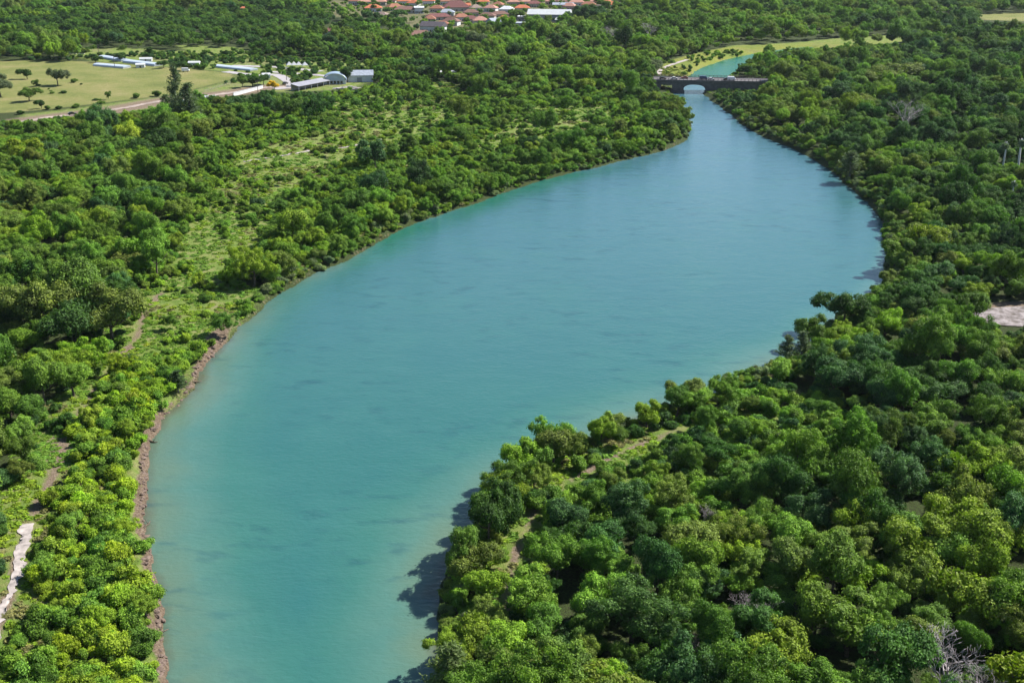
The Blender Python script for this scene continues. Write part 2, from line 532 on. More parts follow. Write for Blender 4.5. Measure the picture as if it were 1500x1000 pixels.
keep = (gs[quads].min(1) < 1.5) & (RR.ravel()[quads].min(1) > 50)
wq = quads[keep]
used, inv = np.unique(wq, return_inverse=True)
ux, uy = gx[used], gy[used]
upst = np.clip((uy - ground_at(1000, 124)[1]) / 30, 0, 1)
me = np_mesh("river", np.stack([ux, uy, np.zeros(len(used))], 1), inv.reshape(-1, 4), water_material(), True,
             dict(offshore=np.clip(-gs[used], 0, 60), upstream=upst, bank_reflection=np.clip(1.25 + gs[used] / 13, 0, 1) * np.clip((uy - 290) / 60, 0, 1) * np.clip((640 - uy) / 60, 0, 1) * (ux < 0.105 * uy) * np.clip(fbm(ux / 25, uy / 25, 77) * 2.4 - .55, 0, .8), shoal=np.clip((360 - uy) / 110, 0, 1) * np.clip(.3 + 1.1 * fbm(ux / 40, uy / 40, 51), 0, 1)))
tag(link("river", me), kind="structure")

PAVED = plain("pale_gravel", (.30, .265, .25), .9, .5, .9)
ASPHALT = plain("asphalt", (.13, .12, .125), .85, .2, .6)
CONCRETE_ROAD = plain("concrete_road", (.30, .28, .285), .85, .2, .4)


def ribbon(name, pts, w, mat, ragged=.3, off=.14):
    p = np.asarray(pts)
    seg = np.r_[0, np.cumsum(np.hypot(*np.diff(p, axis=0).T))]
    n = max(4, int(seg[-1] / max(w * .25, .5)))
    s = np.linspace(0, seg[-1], n)
    x, y = np.interp(s, seg, p[:, 0]), np.interp(s, seg, p[:, 1])
    tx, ty = np.gradient(x), np.gradient(y)
    l = np.hypot(tx, ty) + 1e-9
    nx, ny = -ty / l, tx / l
    rows = []
    for k, u in enumerate((-1, -.5, 0, .5, 1)):
        ww = w / 2 * u * (1 + ragged * (fbm(s / (w * 2.2), np.full_like(s, k * 9.1), 31) - .5) * 2 + ragged * .8 * (vnoise(s / .9, np.full_like(s, k * 5.3), 37) - .5))
        rows.append(np.stack([x + nx * ww, y + ny * ww], 1))
    q = np.stack(rows, 1).reshape(-1, 2)
    z = height(q[:, 0], q[:, 1]) + off
    ids = np.arange(n - 1)[:, None] * 5 + np.arange(4)[None, :]
    f = np.stack([ids, ids + 1, ids + 6, ids + 5], -1).reshape(-1, 4)[:, ::-1]
    return tag(link(name, np_mesh(name, np.column_stack([q, z]), f, mat, True)), kind="structure")


ribbon("path", WHITE_PATH, 1.7, PAVED, 1.1)
ribbon("path", MEADOW_PATH, 2.2, PAVED, .7)
ribbon("path", MEADOW_PATH2, 1.8, PAVED, .7)
ribbon("path", BANK_PATH, 3.0, PAVED, .2)
DIRT_ROAD = plain("pale_dirt", (.27, .215, .185), .9, .35, .12)
ribbon("road", FIELD_ROAD, 5.0, DIRT_ROAD, .5)
ribbon("road", SITE_ROAD, 7, CONCRETE_ROAD, .05)
ribbon("road", BACK_ROAD, 7, CONCRETE_ROAD, .05)
ribbon("road", FARM_ROAD, 6, CONCRETE_ROAD, .05)

# pale rubble clearing on the right
cl = smooth_closed([(1418, 464), (1440, 453), (1500, 450), (1560, 454), (1560, 481), (1500, 480), (1472, 478), (1442, 474)], 4)
clx, cly = ground_at(cl[:, 0], cl[:, 1], 2)
cc = np.array([[clx.mean(), cly.mean()]])
ring = np.stack([clx, cly], 1)
lv = [cc + (ring - cc) * k for k in (.001, .3, .55, .75, .9, 1.0)]
q = np.vstack(lv); m = len(ring)
f = np.array([[l * m + k, l * m + (k + 1) % m, (l + 1) * m + (k + 1) % m, (l + 1) * m + k] for l in range(5) for k in range(m)])
t = NT("rubble")
n = t.noise(.45, 5, t.pos()); t.bsdf(t.ramp(n, [(.36, (.10, .085, .075)), (.46, (.15, .13, .125)), (.54, (.22, .193, .192)), (.68, (.28, .25, .25))]), .9, .2, bump=n, bump_d=.6, bump_s=1)
tag(link("quarry_ground", np_mesh("quarry_ground", np.column_stack([q, height(q[:, 0], q[:, 1]) + .2]), f, t.m, True)), kind="structure")


# ------------------------------------------------------------------ tree prototypes
def unit(v): return v / (np.linalg.norm(v, axis=-1, keepdims=True) + 1e-9)


def leaf_quads(P, N, a, b, g):
    """rhombus leaves at P facing N with half-lengths a and b"""
    n = len(P)
    r = g.normal(size=(n, 3))
    u = unit(np.cross(N, r)); w = np.cross(N, u)
    a = np.broadcast_to(a, (n,))[:, None]; b = np.broadcast_to(b, (n,))[:, None]
    droop = N * (b * .35)
    co = np.stack([P - u * a - droop, P - w * b, P + u * a - droop, P + w * b], 1).reshape(-1, 3)
    return co, np.arange(n * 4).reshape(-1, 4)


def make_crown(seed, Rc=4.6, Hc=6.0, z0=2.6, lobes=46, lr=(.20, .36), leaf=.30, dens=30, jitter=.34, lopside=.3, flat=1.0, loose=.14, sub_n=5, name="crown"):
    g = np.random.default_rng(seed)
    LP, LR = [], []
    offs = g.normal(size=2) * lopside * Rc * .5
    subs = [(g.normal(size=3) * np.array([.5, .5, .30]), g.uniform(.42, .72)) for _ in range(sub_n)]
    for i in range(lobes):
        d = unit(g.normal(size=3)); d[2] = abs(d[2]) * 1.15 - .32
        d = unit(d)
        sc, sr = subs[i % sub_n]
        rr = sr * g.uniform(.62, 1.08)
        c = sc + d * rr * np.array([1, 1, .95 * flat])
        LP.append(np.array([c[0] * Rc * .72 + offs[0] * c[2], c[1] * Rc * .72 + offs[1] * c[2], z0 + Hc * .42 + c[2] * Hc * .55]))
        LR.append(g.uniform(*lr) * Rc * (1.0 - .15 * max(0, c[2])))
    C = np.array([0, 0, z0 + Hc * .25])
    Ps, Ns, Vs, As = [], [], [], []
    for p, r in zip(LP, LR):
        n = int(dens * r * r * 4 / (leaf / .3) ** 2) + 8
        d = unit(g.normal(size=(n, 3)))
        out = unit(p - C)
        d = d[(d @ out > -.55)]
        n = len(d)
        lump = 1 + .22 * np.sin(d[:, 0] * 5.1 + p[0] * 3) * np.sin(d[:, 1] * 4.7 + p[1] * 2) + loose * np.abs(g.normal(size=n)) * g.choice([-.6, 1], n) + np.where(g.uniform(size=n) < .10, g.uniform(0, .45, n), 0)
        q = p + d * (r * lump)[:, None] * np.array([1, 1, .82])
        nn = unit(d + jitter * g.normal(size=(n, 3)) + np.array([0, 0, .35]))
        Ps.append(q); Ns.append(nn)
        lob = g.normal() * .14
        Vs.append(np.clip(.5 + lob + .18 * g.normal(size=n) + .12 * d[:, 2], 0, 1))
        As.append(leaf * g.uniform(.7, 1.35, n))
    # inner foliage that closes the crown
    ni = int(380 * (.3 / leaf) ** 1.2)
    d = unit(g.normal(size=(ni, 3))); rr = g.uniform(.1, .8, ni)[:, None]
    Ps.append(C + np.array([0, 0, Hc * .12]) + d * rr * np.array([Rc * .75, Rc * .75, Hc * .45])); Ns.append(unit(g.normal(size=(ni, 3))))
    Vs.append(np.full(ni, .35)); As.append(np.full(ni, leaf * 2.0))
    P, N, V, a = np.vstack(Ps), np.vstack(Ns), np.concatenate(Vs), np.concatenate(As)
    co, fa = leaf_quads(P, N, a, a * .62, g)
    co[:, 2] = np.maximum(co[:, 2], .05)
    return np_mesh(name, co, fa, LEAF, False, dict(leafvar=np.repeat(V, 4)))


def make_trunk(seed, h=5.0, r=.24, spread=2.6, mat=BARK, limbs=6, name="trunk"):
    g = random.Random(seed)
    m = MB()
    lean = Vector((g.uniform(-.5, .5), g.uniform(-.5, .5), 0))
    pts = [Vector((0, 0, -.6)), Vector((0, 0, .3)), lean * .4 + Vector((0, 0, h * .45)), lean + Vector((0, 0, h))]
    m.tube(pts, [r * 1.5, r * 1.1, r * .8, r * .35], 7)
    for k in range(limbs):
        a = k * 2.4 + g.uniform(-.4, .4)
        b = pts[2] * g.uniform(.8, 1.0) + Vector((0, 0, g.uniform(0, h * .3)))
        d = Vector((math.cos(a), math.sin(a), 0))
        e = b + d * spread * g.uniform(.7, 1.2) + Vector((0, 0, g.uniform(1, 2.4)))
        mid = (b + e) / 2 + Vector((0, 0, -.3))
        m.tube([b, mid, e], [r * .5, r * .35, r * .12], 5)
    return m.mesh(name, mat, True)


def make_wispy(seed, h=12.0, r=2.6, n=2600, name="crown"):
    """feathery casuarina: tiers of drooping sprays round a tall leader"""
    g = np.random.default_rng(seed)
    nb = 70
    Ps, Ns = [], []
    us, vs = [], []
    for i in range(nb):
        t = (i + .5) / nb
        z = h * (.16 + .82 * t)
        L = r * (1 - t) ** .65 * g.uniform(.55, 1.15) + .35
        az = g.uniform(0, 2 * math.pi)
        d = np.array([math.cos(az), math.sin(az), .55])
        m = int(n / nb * (.5 + L / r))
        s = g.uniform(.15, 1, m)[:, None]
        P = np.array([0, 0, z]) + d * L * s + g.normal(size=(m, 3)) * .26
        Ps.append(P)
        us.append(unit(d * .6 + g.normal(size=(m, 3)) * .55 + np.array([0, 0, -.35])))
    P = np.vstack(Ps); U = np.vstack(us)
    W = unit(np.cross(U, g.normal(size=U.shape)))
    a = g.uniform(.25, .5, len(P))[:, None]; b = .085
    co = np.stack([P - U * a, P - W * b, P + U * a, P + W * b], 1).reshape(-1, 3)
    V = np.clip(.45 + .15 * g.normal(size=len(P)), 0, 1)
    return np_mesh(name, co, np.arange(len(co)).reshape(-1, 4), LEAF, False, dict(leafvar=np.repeat(V, 4)))


def make_clump(seed, n=90, r=.9, h=.6, blade=.34):
    """a tuft of grass and low leaves"""
    g = np.random.default_rng(seed)
    d = unit(g.normal(size=(n, 3))); d[:, 2] = np.abs(d[:, 2])
    rr = g.uniform(.35, 1, n)[:, None]
    P = d * rr * np.array([r, r, h])
    N = unit(d + .7 * g.normal(size=(n, 3)) + np.array([0, 0, .5]))
    a = blade * g.uniform(.6, 1.3, n)
    co, f = leaf_quads(P, N, a, a * .45, g)
    co[:, 2] = np.maximum(co[:, 2], -.2)
    V = np.clip(.5 + .2 * g.normal(size=n), 0, 1)
    return np_mesh("tuft", co, f, GRASS, False, dict(leafvar=np.repeat(V, 4)))


BROAD = [make_crown(100 + i, lobes=[46, 70, 38, 92, 54, 42, 70, 50, 84, 40][i], lr=[(.12, .23), (.09, .19), (.14, .27), (.08, .17), (.11, .23), (.13, .26), (.1, .2), (.12, .22), (.08, .17), (.13, .28)][i], sub_n=[4, 6, 3, 7, 5, 4, 6, 5, 7, 3][i],
                    Hc=[6.0, 7.0, 5.0, 6.4, 7.6, 5.4, 6.2, 5.2, 7.2, 6.6][i], leaf=[.16, .14, .17, .13, .15, .17, .14, .15, .13, .16][i], loose=[.2, .32, .18, .42, .24, .2, .38, .26, .36, .2][i], lopside=[.3, .5, .4, .5, .7, .3, .6, .4, .5, .8][i]) for i in range(10)]
TRUNKS = [make_trunk(i) for i in range(5)]
SHRUBS = [make_crown(300 + i, Rc=1.7, Hc=2.0, z0=.25, lobes=[20, 26, 17, 30, 22, 24][i], lr=(.2, .42), leaf=[.14, .12, .15, .11, .13, .12][i], dens=75, jitter=.5, lopside=.5, loose=.3, name="foliage") for i in range(6)]


def make_stems(seed):
    g = random.Random(seed); m = MB()
    for k in range(6):
        a = k * 1.05 + g.uniform(-.3, .3)
        m.tube([(.08 * math.cos(a), .08 * math.sin(a), -.3), (.4 * math.cos(a), .4 * math.sin(a), .7), (1.0 * math.cos(a), 1.0 * math.sin(a), 1.5)], [.05, .035, .012], 5)
    return m.mesh("stems", BARK, True)


STEMS = [make_stems(i) for i in range(3)]
WISPY = [make_wispy(400 + i) for i in range(3)]
WISPY_TRUNK = None
m = MB(); m.tube([(0, 0, -.5), (.1, 0, 4), (0, .1, 8), (0, 0, 11.6)], [.26, .2, .13, .03], 7)
WISPY_TRUNK = m.mesh("trunk", GREY_BARK, True)
TUFTS = [make_clump(500 + i) for i in range(5)]

# colours of foliage (surface colours)
PAL = {
    'deep green': (.044, .096, .020), 'mid green': (.088, .160, .026), 'fresh green': (.122, .206, .030), 'yellow-green': (.165, .240, .024),
    'lime green': (.205, .275, .022), 'olive green': (.122, .165, .034), 'grey-green': (.120, .158, .080), 'blue-green': (.050, .104, .036),
}


def shade(name, g, amt=.16):
    c = np.array(PAL[name]) * np.array([1.13, 1.20, 1.10]) * g.uniform(1 - amt, 1 + amt)
    return c * (1 + np.array([.06, .03, .08]) * g.normal(size=3))


# ------------------------------------------------------------------ planting plan
plants = dict(tree=[], shrub=[])
OPEN_PX = [[(-90, 97), (60, 94), (150, 97), (260, 106), (338, 113), (345, 121), (300, 134), (262, 150), (225, 160), (190, 166), (110, 172), (20, 178), (-90, 184)],
           [(100, 78), (180, 80), (300, 84), (470, 97), (545, 106), (545, 128), (515, 132), (480, 134), (430, 138), (345, 141), (300, 140), (345, 115), (260, 105), (140, 96)],
           [(966, 110), (972, 97), (1005, 88), (1075, 71), (1110, 68), (1110, 76), (1090, 92), (1062, 108), (1112, 113), (1114, 122), (1062, 125), (1036, 141), (985, 139), (966, 135)],
           [(1110, 68), (1230, 60), (1320, 56), (1320, 63), (1150, 73)], [(1428, 25), (1500, 21), (1560, 28), (1500, 35), (1440, 34)],
           [(1416, 462), (1440, 450), (1500, 447), (1600, 452), (1600, 478), (1500, 479), (1443, 472)],
           [(356, 246), (390, 234), (455, 223), (457, 229), (400, 242), (360, 250)],
           [(-20, 930), (10, 870), (30, 800), (48, 752), (56, 775), (42, 830), (30, 900), (-20, 990)], [(58, 700), (72, 660), (92, 632), (104, 640), (100, 690), (70, 730)],
           [(880, 660), (960, 634), (1010, 612), (1014, 628), (960, 656), (890, 680)], [(815, 708), (850, 684), (872, 688), (835, 718)], [(745, 790), (760, 760), (775, 758), (765, 800), (750, 812)]]
LONE_PX = [[(1055, 545), (1100, 512), (1132, 486), (1192, 482), (1190, 505), (1172, 522), (1120, 536), (1070, 556)], [(1022, 738), (1040, 738), (1040, 758), (1024, 758)], [(1076, 872), (1124, 880), (1120, 902), (1080, 898)], [(1468, 208), (1475, 208), (1470, 252), (1462, 252)], [(1489, 198), (1498, 198), (1493, 254), (1485, 254)], [(1350, 950), (1432, 945), (1435, 975), (1410, 985), (1365, 985)], [(1280, 168), (1332, 165), (1330, 188), (1300, 188)]]
SITE_PX = [[(150, 82), (235, 88), (235, 98), (186, 101), (141, 99)], [(316, 95), (374, 100), (374, 105), (316, 103)], [(395, 108), (430, 117), (425, 134), (396, 135)], [(434, 128), (470, 106), (548, 106), (548, 124), (500, 134), (436, 137)], [(420, 92), (452, 94), (452, 101), (420, 100)]]
TOWN_PX = [(480, 0), (900, 0), (905, 26), (870, 30), (800, 40), (705, 43), (660, 56), (600, 60), (585, 40), (480, 50)]


def pt_in(poly, x, y):
    c = False
    x1, y1 = poly[-1]
    for x2, y2 in poly:
        if (y2 > y) != (y1 > y) and x < (x1 - x2) * (y - y2) / (y1 - y2) + x2: c = not c
        x1, y1 = x2, y2
    return c


def px1(x, y, z):
    dep = y * cp - (z - H) * sp
    return CX + F * x / dep, CY - F * (y * sp + (z - H) * cp) / dep


def boxed(L): return [(min(p[0] for p in q), max(p[0] for p in q), min(p[1] for p in q), max(p[1] for p in q), q) for q in L]


OPEN_BB = boxed(OPEN_PX)
TREE_BB = boxed(OPEN_PX + LONE_PX)
SITE_BB = boxed(SITE_PX)


def hides_open(x, y, h, half, bb=None):
    """does a plant of height h and half-width half cover a place the photograph shows open"""
    for a, b in ((0, 1), (-.7, .75), (.7, .75), (0, .5)):
        px, py = px1(x + a * half, y, 1.5 + h * b)
        for x0, x1, y0, y1, q in bb or OPEN_BB:
            if x0 <= px <= x1 and y0 <= py <= y1 and pt_in(q, px, py): return True
    return False


def fit_scale(x, y, sc, unit_h=8.6, unit_r=4.4, bb=None):
    for k in (1, .72, .5, .34, .22):
        if not hides_open(x, y, unit_h * sc * k, unit_r * sc * k, bb or TREE_BB): return sc * k
    return 0


# things that get a place before the forest does: (x, y, radius kept clear)
KEEP = []
def keep_clear(px, py, r, built=True):
    x, y = ground_at(px, py, 1.5); KEEP.append((float(x), float(y), r, built))



# houses: centre of the roof in the photograph, width, depth, wall height, roof height, turn, roof paint, wall paint, gable?, label
HOUSES = [
    (547, 13, 17, 11, 4, 3.2, .1, 'orange', 'white', 0, "white house with an orange hip roof at the town's left end"),
    (592, 3, 15, 10, 4, 3.4, .0, 'orange', 'white', 0, "bright orange hip-roofed house at the top edge, third from the town's left end"),
    (578, 12, 16, 10, 4, 3.4, .5, 'rust', 'cream', 0, "rust-brown roofed house between the orange-roofed house and the wide brown one"),
    (560, 23, 15, 11, 3, 3.2, -.4, 'greybrown', 'cream', 0, "grey-brown hip-roofed house lowest at the town's left end"),
    (594, 16, 22, 10, 4, 3.0, .1, 'brown', 'cream', 0, "wide brown-roofed house behind the white-walled block"),
    (614, 16, 9, 9, 6, 1.2, .1, 'pale', 'white', 1, "tall white-walled block beside the wide brown roof"),
    (628, 4, 13, 9, 5, 3.2, .0, 'orange', 'white', 0, "orange-roofed house with white walls left of the big maroon roof"),
    (668, 12, 27, 17, 4, 6.5, .15, 'maroon', 'cream', 0, "biggest house of the town with a tall maroon roof"),
    (683, 11, 8, 7, 5, 2.4, .2, 'orange', 'orange_wall', 1, "small orange house against the big maroon roof's right side"),
    (707, 4, 14, 10, 4, 3.4, .0, 'orange', 'white', 0, "bright orange hip roof right of the big maroon roof at the top edge"),
    (642, 25, 24, 11, 3, 3.0, .25, 'maroon', 'cream', 0, "long low maroon-roofed house below the big maroon roof"),
    (630, 28, 10, 9, 3, 3.4, .0, 'rust', 'cream', 0, "small rust pyramid-roofed house left of the long maroon one"),
    (635, 43, 20, 12, 5, 3.6, -.35, 'charcoal', 'white', 1, "modern house with steep charcoal gables and a white end wall"),
    (612, 54, 24, 10, 4, 3.2, .45, 'brown', 'white', 0, "brown hip-roofed house with long white walls, nearest of the town"),
    (704, 34, 13, 10, 5, 3.4, .1, 'salmon', 'cream', 0, "salmon hip-roofed house left of the blueish gabled building"),
    (724, 35, 11, 9, 5, 2.6, .7, 'bluegrey', 'white', 1, "white house with a blue-grey gable between the salmon roof and the long grey block"),
    (732, 23, 17, 9, 4, 2.8, .2, 'brown', 'cream', 0, "brown-roofed house behind the long grey block"),
    (714, 25, 15, 9, 4, 2.8, -.2, 'brown', 'cream', 0, "dark brown roof just behind the salmon-roofed house"),
    (738, 29, 10, 7, 4, 2.4, .0, 'orange', 'white', 0, "little orange-roofed house above the long grey block"),
    (783, 7, 15, 10, 4, 3.0, .1, 'maroon', 'cream', 0, "maroon hip-roofed house behind the white warehouse"),
    (808, 3, 14, 9, 4, 2.6, .0, 'salmon', 'pinkwall', 0, "pink-walled house behind the middle of the white warehouse"),
    (845, 5, 16, 10, 4, 3.0, -.1, 'salmon', 'white', 0, "salmon-roofed house behind the warehouse's right end"),
    (884, 4, 17, 11, 4, 3.0, -.15, 'orange', 'cream', 0, "orange-roofed house at the town's right end"),
    (761, 26, 9, 7, 4, .8, .1, 'pale', 'white', 1, "small flat white house between the long grey block and the warehouse"),
    (752, 4, 13, 9, 4, 2.8, .1, 'salmon', 'cream', 0, "salmon-roofed house at the top edge above the small flat white house"),
    (652, 3, 12, 9, 4, 3.0, .2, 'rust', 'white', 0, "rust-roofed house at the top edge behind the big maroon roof"),
    (730, 8, 11, 9, 4, 3.0, -.3, 'rust', 'cream', 0, "rust-roofed house among trees right of the bright orange roof"),
    (485, 48, 10, 8, 4, 3.0, .3, 'maroon', 'white', 0, "lone white house with a dark red roof among trees left of the town"),
    (358, 16, 11, 8, 4, 2.6, .1, 'orange', 'cream', 0, "lone orange roof among the trees far left of the town"),
    (534, 4, 14, 9, 4, 2.8, .2, 'salmon', 'white', 0, "salmon-roofed house at the top edge above the town's left end"),
    (572, 2, 12, 9, 4, 2.8, -.1, 'maroon', 'cream', 0, "dark red house at the top edge between two orange roofs"),
    (648, 36, 12, 8, 3, 2.6, -.1, 'rust', 'cream', 0, "rust-roofed house just above the charcoal-gabled one"),
]
for k_, (hx_, hy_, hr_, hw_) in enumerate(((606, 6, 'orange', 'white'), (640, 14, 'rust', 'cream'), (655, 20, 'bluegrey', 'white'), (690, 20, 'brown', 'cream'), (697, 13, 'greybrown', 'white'), (719, 13, 'salmon', 'white'),
                                         (742, 15, 'pale', 'white'), (765, 13, 'orange', 'cream'), (770, 4, 'salmon', 'white'), (822, 4, 'brown', 'white'), (834, 10, 'salmon', 'pinkwall'), (862, 8, 'rust', 'cream'),
                                         (870, 3, 'salmon', 'white'), (690, 30, 'maroon', 'cream'), (676, 27, 'rust', 'white'), (661, 33, 'brown', 'white'), (520, 3, 'rust', 'white'), (557, 4, 'salmon', 'cream'), (897, 8, 'orange', 'white'))):
    HOUSES.append((hx_, hy_, 12 + k_ % 4, 9, 4, 3.0, (k_ % 5 - 2) * .16, hr_, hw_, 0, f"small { {'greybrown': 'grey-brown', 'bluegrey': 'blue-grey'}.get(hr_, hr_) }-roofed house crowded into the town, {hx_ / 15:.1f}% across, {hy_ / 10:.1f}% down the photo"))
for h_ in HOUSES: keep_clear(h_[0], h_[1] + 5, max(h_[2], h_[3]) * .55)
for q_ in ((805, 27, 22), (790, 27, 18), (825, 27, 18), (753, 41, 16), (735, 41, 12), (770, 41, 12)): keep_clear(*q_)

# trees the photograph singles out: base x, base y, spread scale, height scale, colour, crown, label
PICK = [
    (1385, 905, 1.5, 1.45, 'yellow-green', 2, "broad bright yellow-green tree in front of the dark hollow in the right bank forest"),
    (1330, 850, 1.45, 1.4, 'yellow-green', 5, "yellow-green tree at the left end of the bright clump in the right bank forest"),
    (1445, 850, 1.6, 1.5, 'yellow-green', 9, "tall yellow-green tree at the right end of the bright clump in the right bank forest"),
    (1385, 815, 1.5, 1.5, 'yellow-green', 0, "yellow-green tree at the back of the bright clump in the right bank forest"),
    (1480, 1025, 1.4, 1.2, 'lime green', 2, "lime green crown right of the bare grey tree at the bottom right corner"),
    (1240, 960, 1.35, 1.2, 'fresh green', 5, "fresh green broad tree left of the bare grey tree at the bottom right"),
    (1120, 985, 1.3, 1.15, 'yellow-green', 7, "yellow-green tree at the bottom edge below the snags"),
    (695, 948, 1.0, 1.0, 'yellow-green', 2, "lone yellow-green round tree on the right bank just above the feathery pine"),
    (690, 860, 1.05, 1.0, 'olive green', 0, "olive broad tree leaning over the water on the right bank"),
    (735, 775, 1.0, 1.05, 'fresh green', 5, "fresh green tree beside the right trail where it bends to the water"),
    (810, 685, 1.1, 1.0, 'olive green', 9, "olive tree group leader on the right bank above the trail bend"),
    (1345, 372, 1.6, 1.5, 'lime green', 2, "bright lime green broad tree near the water on the upper right bank"),
    (1310, 395, 1.2, 1.1, 'fresh green', 5, "fresh green tree below the bright lime one at the upper right water edge"),
    (1235, 478, 1.3, 1.2, 'deep green', 0, "dark green tree overhanging the water on the right bank's point"),
    (1185, 480 + 25, 1.0, 1.0, 'mid green', 5, "mid green tree at the tip of the right bank's point"),
    (1320, 122, 3.6, 1.75, 'olive green', 7, "huge flat-topped olive rain tree on the far right bank"),
    (1280, 130, 2.4, 1.5, 'olive green', 3, "flat olive tree at the left side of the huge rain tree"),
    (70, 492, 1.9, 1.9, 'olive green', 0, "giant olive-topped tree left in the dark clump by the left bank track"),
    (118, 505, 2.0, 1.85, 'deep green', 2, "giant dark tree in front of the dark clump by the left bank track"),
    (165, 500, 1.7, 1.7, 'olive green', 5, "giant tree at the right end of the dark clump by the left bank track"),
    (120, 470, 1.9, 1.9, 'mid green', 9, "giant pale-topped tree at the back of the dark clump by the left bank track"),
    (48, 246, 1.7, 1.5, 'lime green', 5, "yellowish broad tree in the left bank woods near the photo's left edge"),
    (205, 240, 1.7, 1.7, 'deep green', 2, "tall dark tree rising over the left bank woods"),
    (240, 236, 1.6, 1.6, 'deep green', 9, "dark round tree right of the tall dark one in the left bank woods"),
    (880, 112, 2.3, 2.0, 'yellow-green', 2, "large yellowish tree in the forest left of the bridge"),
    (858, 36, 3.0, 2.3, 'deep green', 0, "huge dark round tree at the warehouse's right end"),
    (915, 85, 1.6, 2.6, 'deep green', 9, "tall dark tree left of the river behind the bridge"),
    (820, 80, 2.0, 1.9, 'deep green', 5, "dark broad tree in front of the warehouse"),
    (948, 108, 1.9, 1.3, 'grey-green', 7, "pale grey-green dome-shaped tree at the bridge's left end"),
    (755, 90, 2.0, 2.0, 'deep green', 2, "large dark tree in the forest below the long grey block"),
    (1130, 105, 2.3, 1.6, 'deep green', 5, "dark wide tree beside the green channel right of the bridge"),
    (700, 75, 2.0, 1.8, 'grey-green', 0, "silvery grey-green tree in front of the town's right half"),
    (110, 132 - 7, 0, 0, '', 0, ''),
    (40, 116, 1.05, 1.0, 'deep green', 2, "dark round field tree nearest the far hedge on the dry grass"),
    (85, 126, 1.45, 1.45, 'grey-green', 7, "large grey-green field tree in the middle of the dry grass"),
    (43, 149, 1.3, .95, 'mid green', 0, "spreading umbrella-shaped field tree casting a long shadow"),
    (1, 142, 1.7, 1.6, 'grey-green', 5, "pale grey field tree cut by the photo's left edge"),
    (61, 159, .6, .75, 'deep green', 2, "small dark field tree just below the umbrella-shaped one"),
    (54, 127, .5, .55, 'mid green', 3, "small round field tree behind the umbrella-shaped one"),
    (159, 146, .38, .6, 'mid green', 3, "slim little tree beside the bushes at the field's lower edge"),
    (402, 133, .75, .7, 'yellow blossom', 5, "yellow flowering tree beside the curving site road"),
    (386, 124, 1.0, .8, 'deep green', 0, "dark tree left of the yellow flowering tree"),
    (370, 126, 1.1, .9, 'deep green', 2, "dark tree at the end of the low white wall"),
    (356, 128, .9, .8, 'mid green', 9, "mid green tree at the field's right corner"),
    (436, 126, .8, .6, 'mid green', 5, "round tree inside the curve of the site road"),
    (509, 121, 1.0, 1.1, 'deep green', 9, "dark tree behind the domed pavilion"),
    (140, 92, .9, .7, 'deep green', 2, "dark tree between the upper and lower greenhouse strips"),
    (177, 90, .9, .7, 'deep green', 5, "dark tree beside the utility pole at the greenhouses"),
    (240, 100, .9, .65, 'deep green', 0, "dark tree at the right end of the greenhouses"),
    (268, 103, .9, .65, 'deep green', 9, "dark tree beside the parked white trucks at the field's far edge"),
]
PICK = [((p[0], p[1], p[2] * .86, p[3] * .9) + p[4:]) if p[0] > 600 and p[1] > 600 else p for p in PICK if p[2] > 0]
for p_ in PICK: keep_clear(p_[0], p_[1], p_[2] * 4.2 * .72, False)
WISPS = [(660, 1034, 1.3, .82, "feathery grey-green pine at the bottom edge of the right bank"),
         (1152, 527, .9, .56, "slim young pine standing at the water's edge on the right bank's point, left of two"),
         (1174, 522, .85, .52, "slim young pine at the water's edge on the right bank's point, right of two"),
         (1243, 268, 1.9, .95, "grey-green feathery pine on the upper right shore"),
         (262, 182, 1.8, 2.4, "tallest feathery pine beside the dirt road below the field"),
         (280, 190, 2.3, 1.8, "wide feathery pine right of the tallest one below the field"),
         (246, 192, 1.9, 1.4, "feathery pine left of the tallest one below the field"),
         (1384, 158, 2.0, 1.3, "dark pointed pine above the bare grey tree on the upper right bank"),
         (262, 580, .9, .42, "dark feathery bush-like pine leaning over the water at the left bank's corner")]
for p_ in WISPS: keep_clear(p_[0], p_[1], 2.0 * p_[2], False)
DEAD = [(1390, 1046, 1.5, "large bare silvery tree at the bottom right corner"),
        (1438, 1040, .9, "smaller bare silvery tree right of the large one at the bottom right"),
        (1322, 205, 2.3, "wide bare grey tree with a leaning pale trunk on the upper right bank"),
        (1030, 768, .5, "small bare white snag in the middle of the right bank forest"),
        (1085, 905, .55, "bare pale snag left of two in the lower right bank forest"),
        (1117, 912, .6, "bare pale snag right of two in the lower right bank forest"),
        (1020, 960, .5, "leaning bare snag near the bottom edge in the right bank forest"),
        (893, 70, 2.2, "grey bare tree in the forest between the warehouse and the bridge"),
        (951, 62, 2.0, "grey bare tree in the forest above the bridge's left end")]
for p_ in DEAD: keep_clear(p_[0], p_[1], 2.6 * p_[2], False)
PALMS = [(1466, 262, 1.0, "tall tree with slender white trunk on the upper right bank, second from photo's right edge"),
         (1489, 264, 1.1, "tall tree with a slender white trunk at the photo's right edge"),
         (1480, 306, .7, "shorter slender white-trunked tree below the two tall ones at the right edge"),
         (1452, 252, .55, "thin pale-trunked tree left of the two tall white-trunked ones")]
for p_ in PALMS: keep_clear(p_[0], p_[1], 2.5, False)

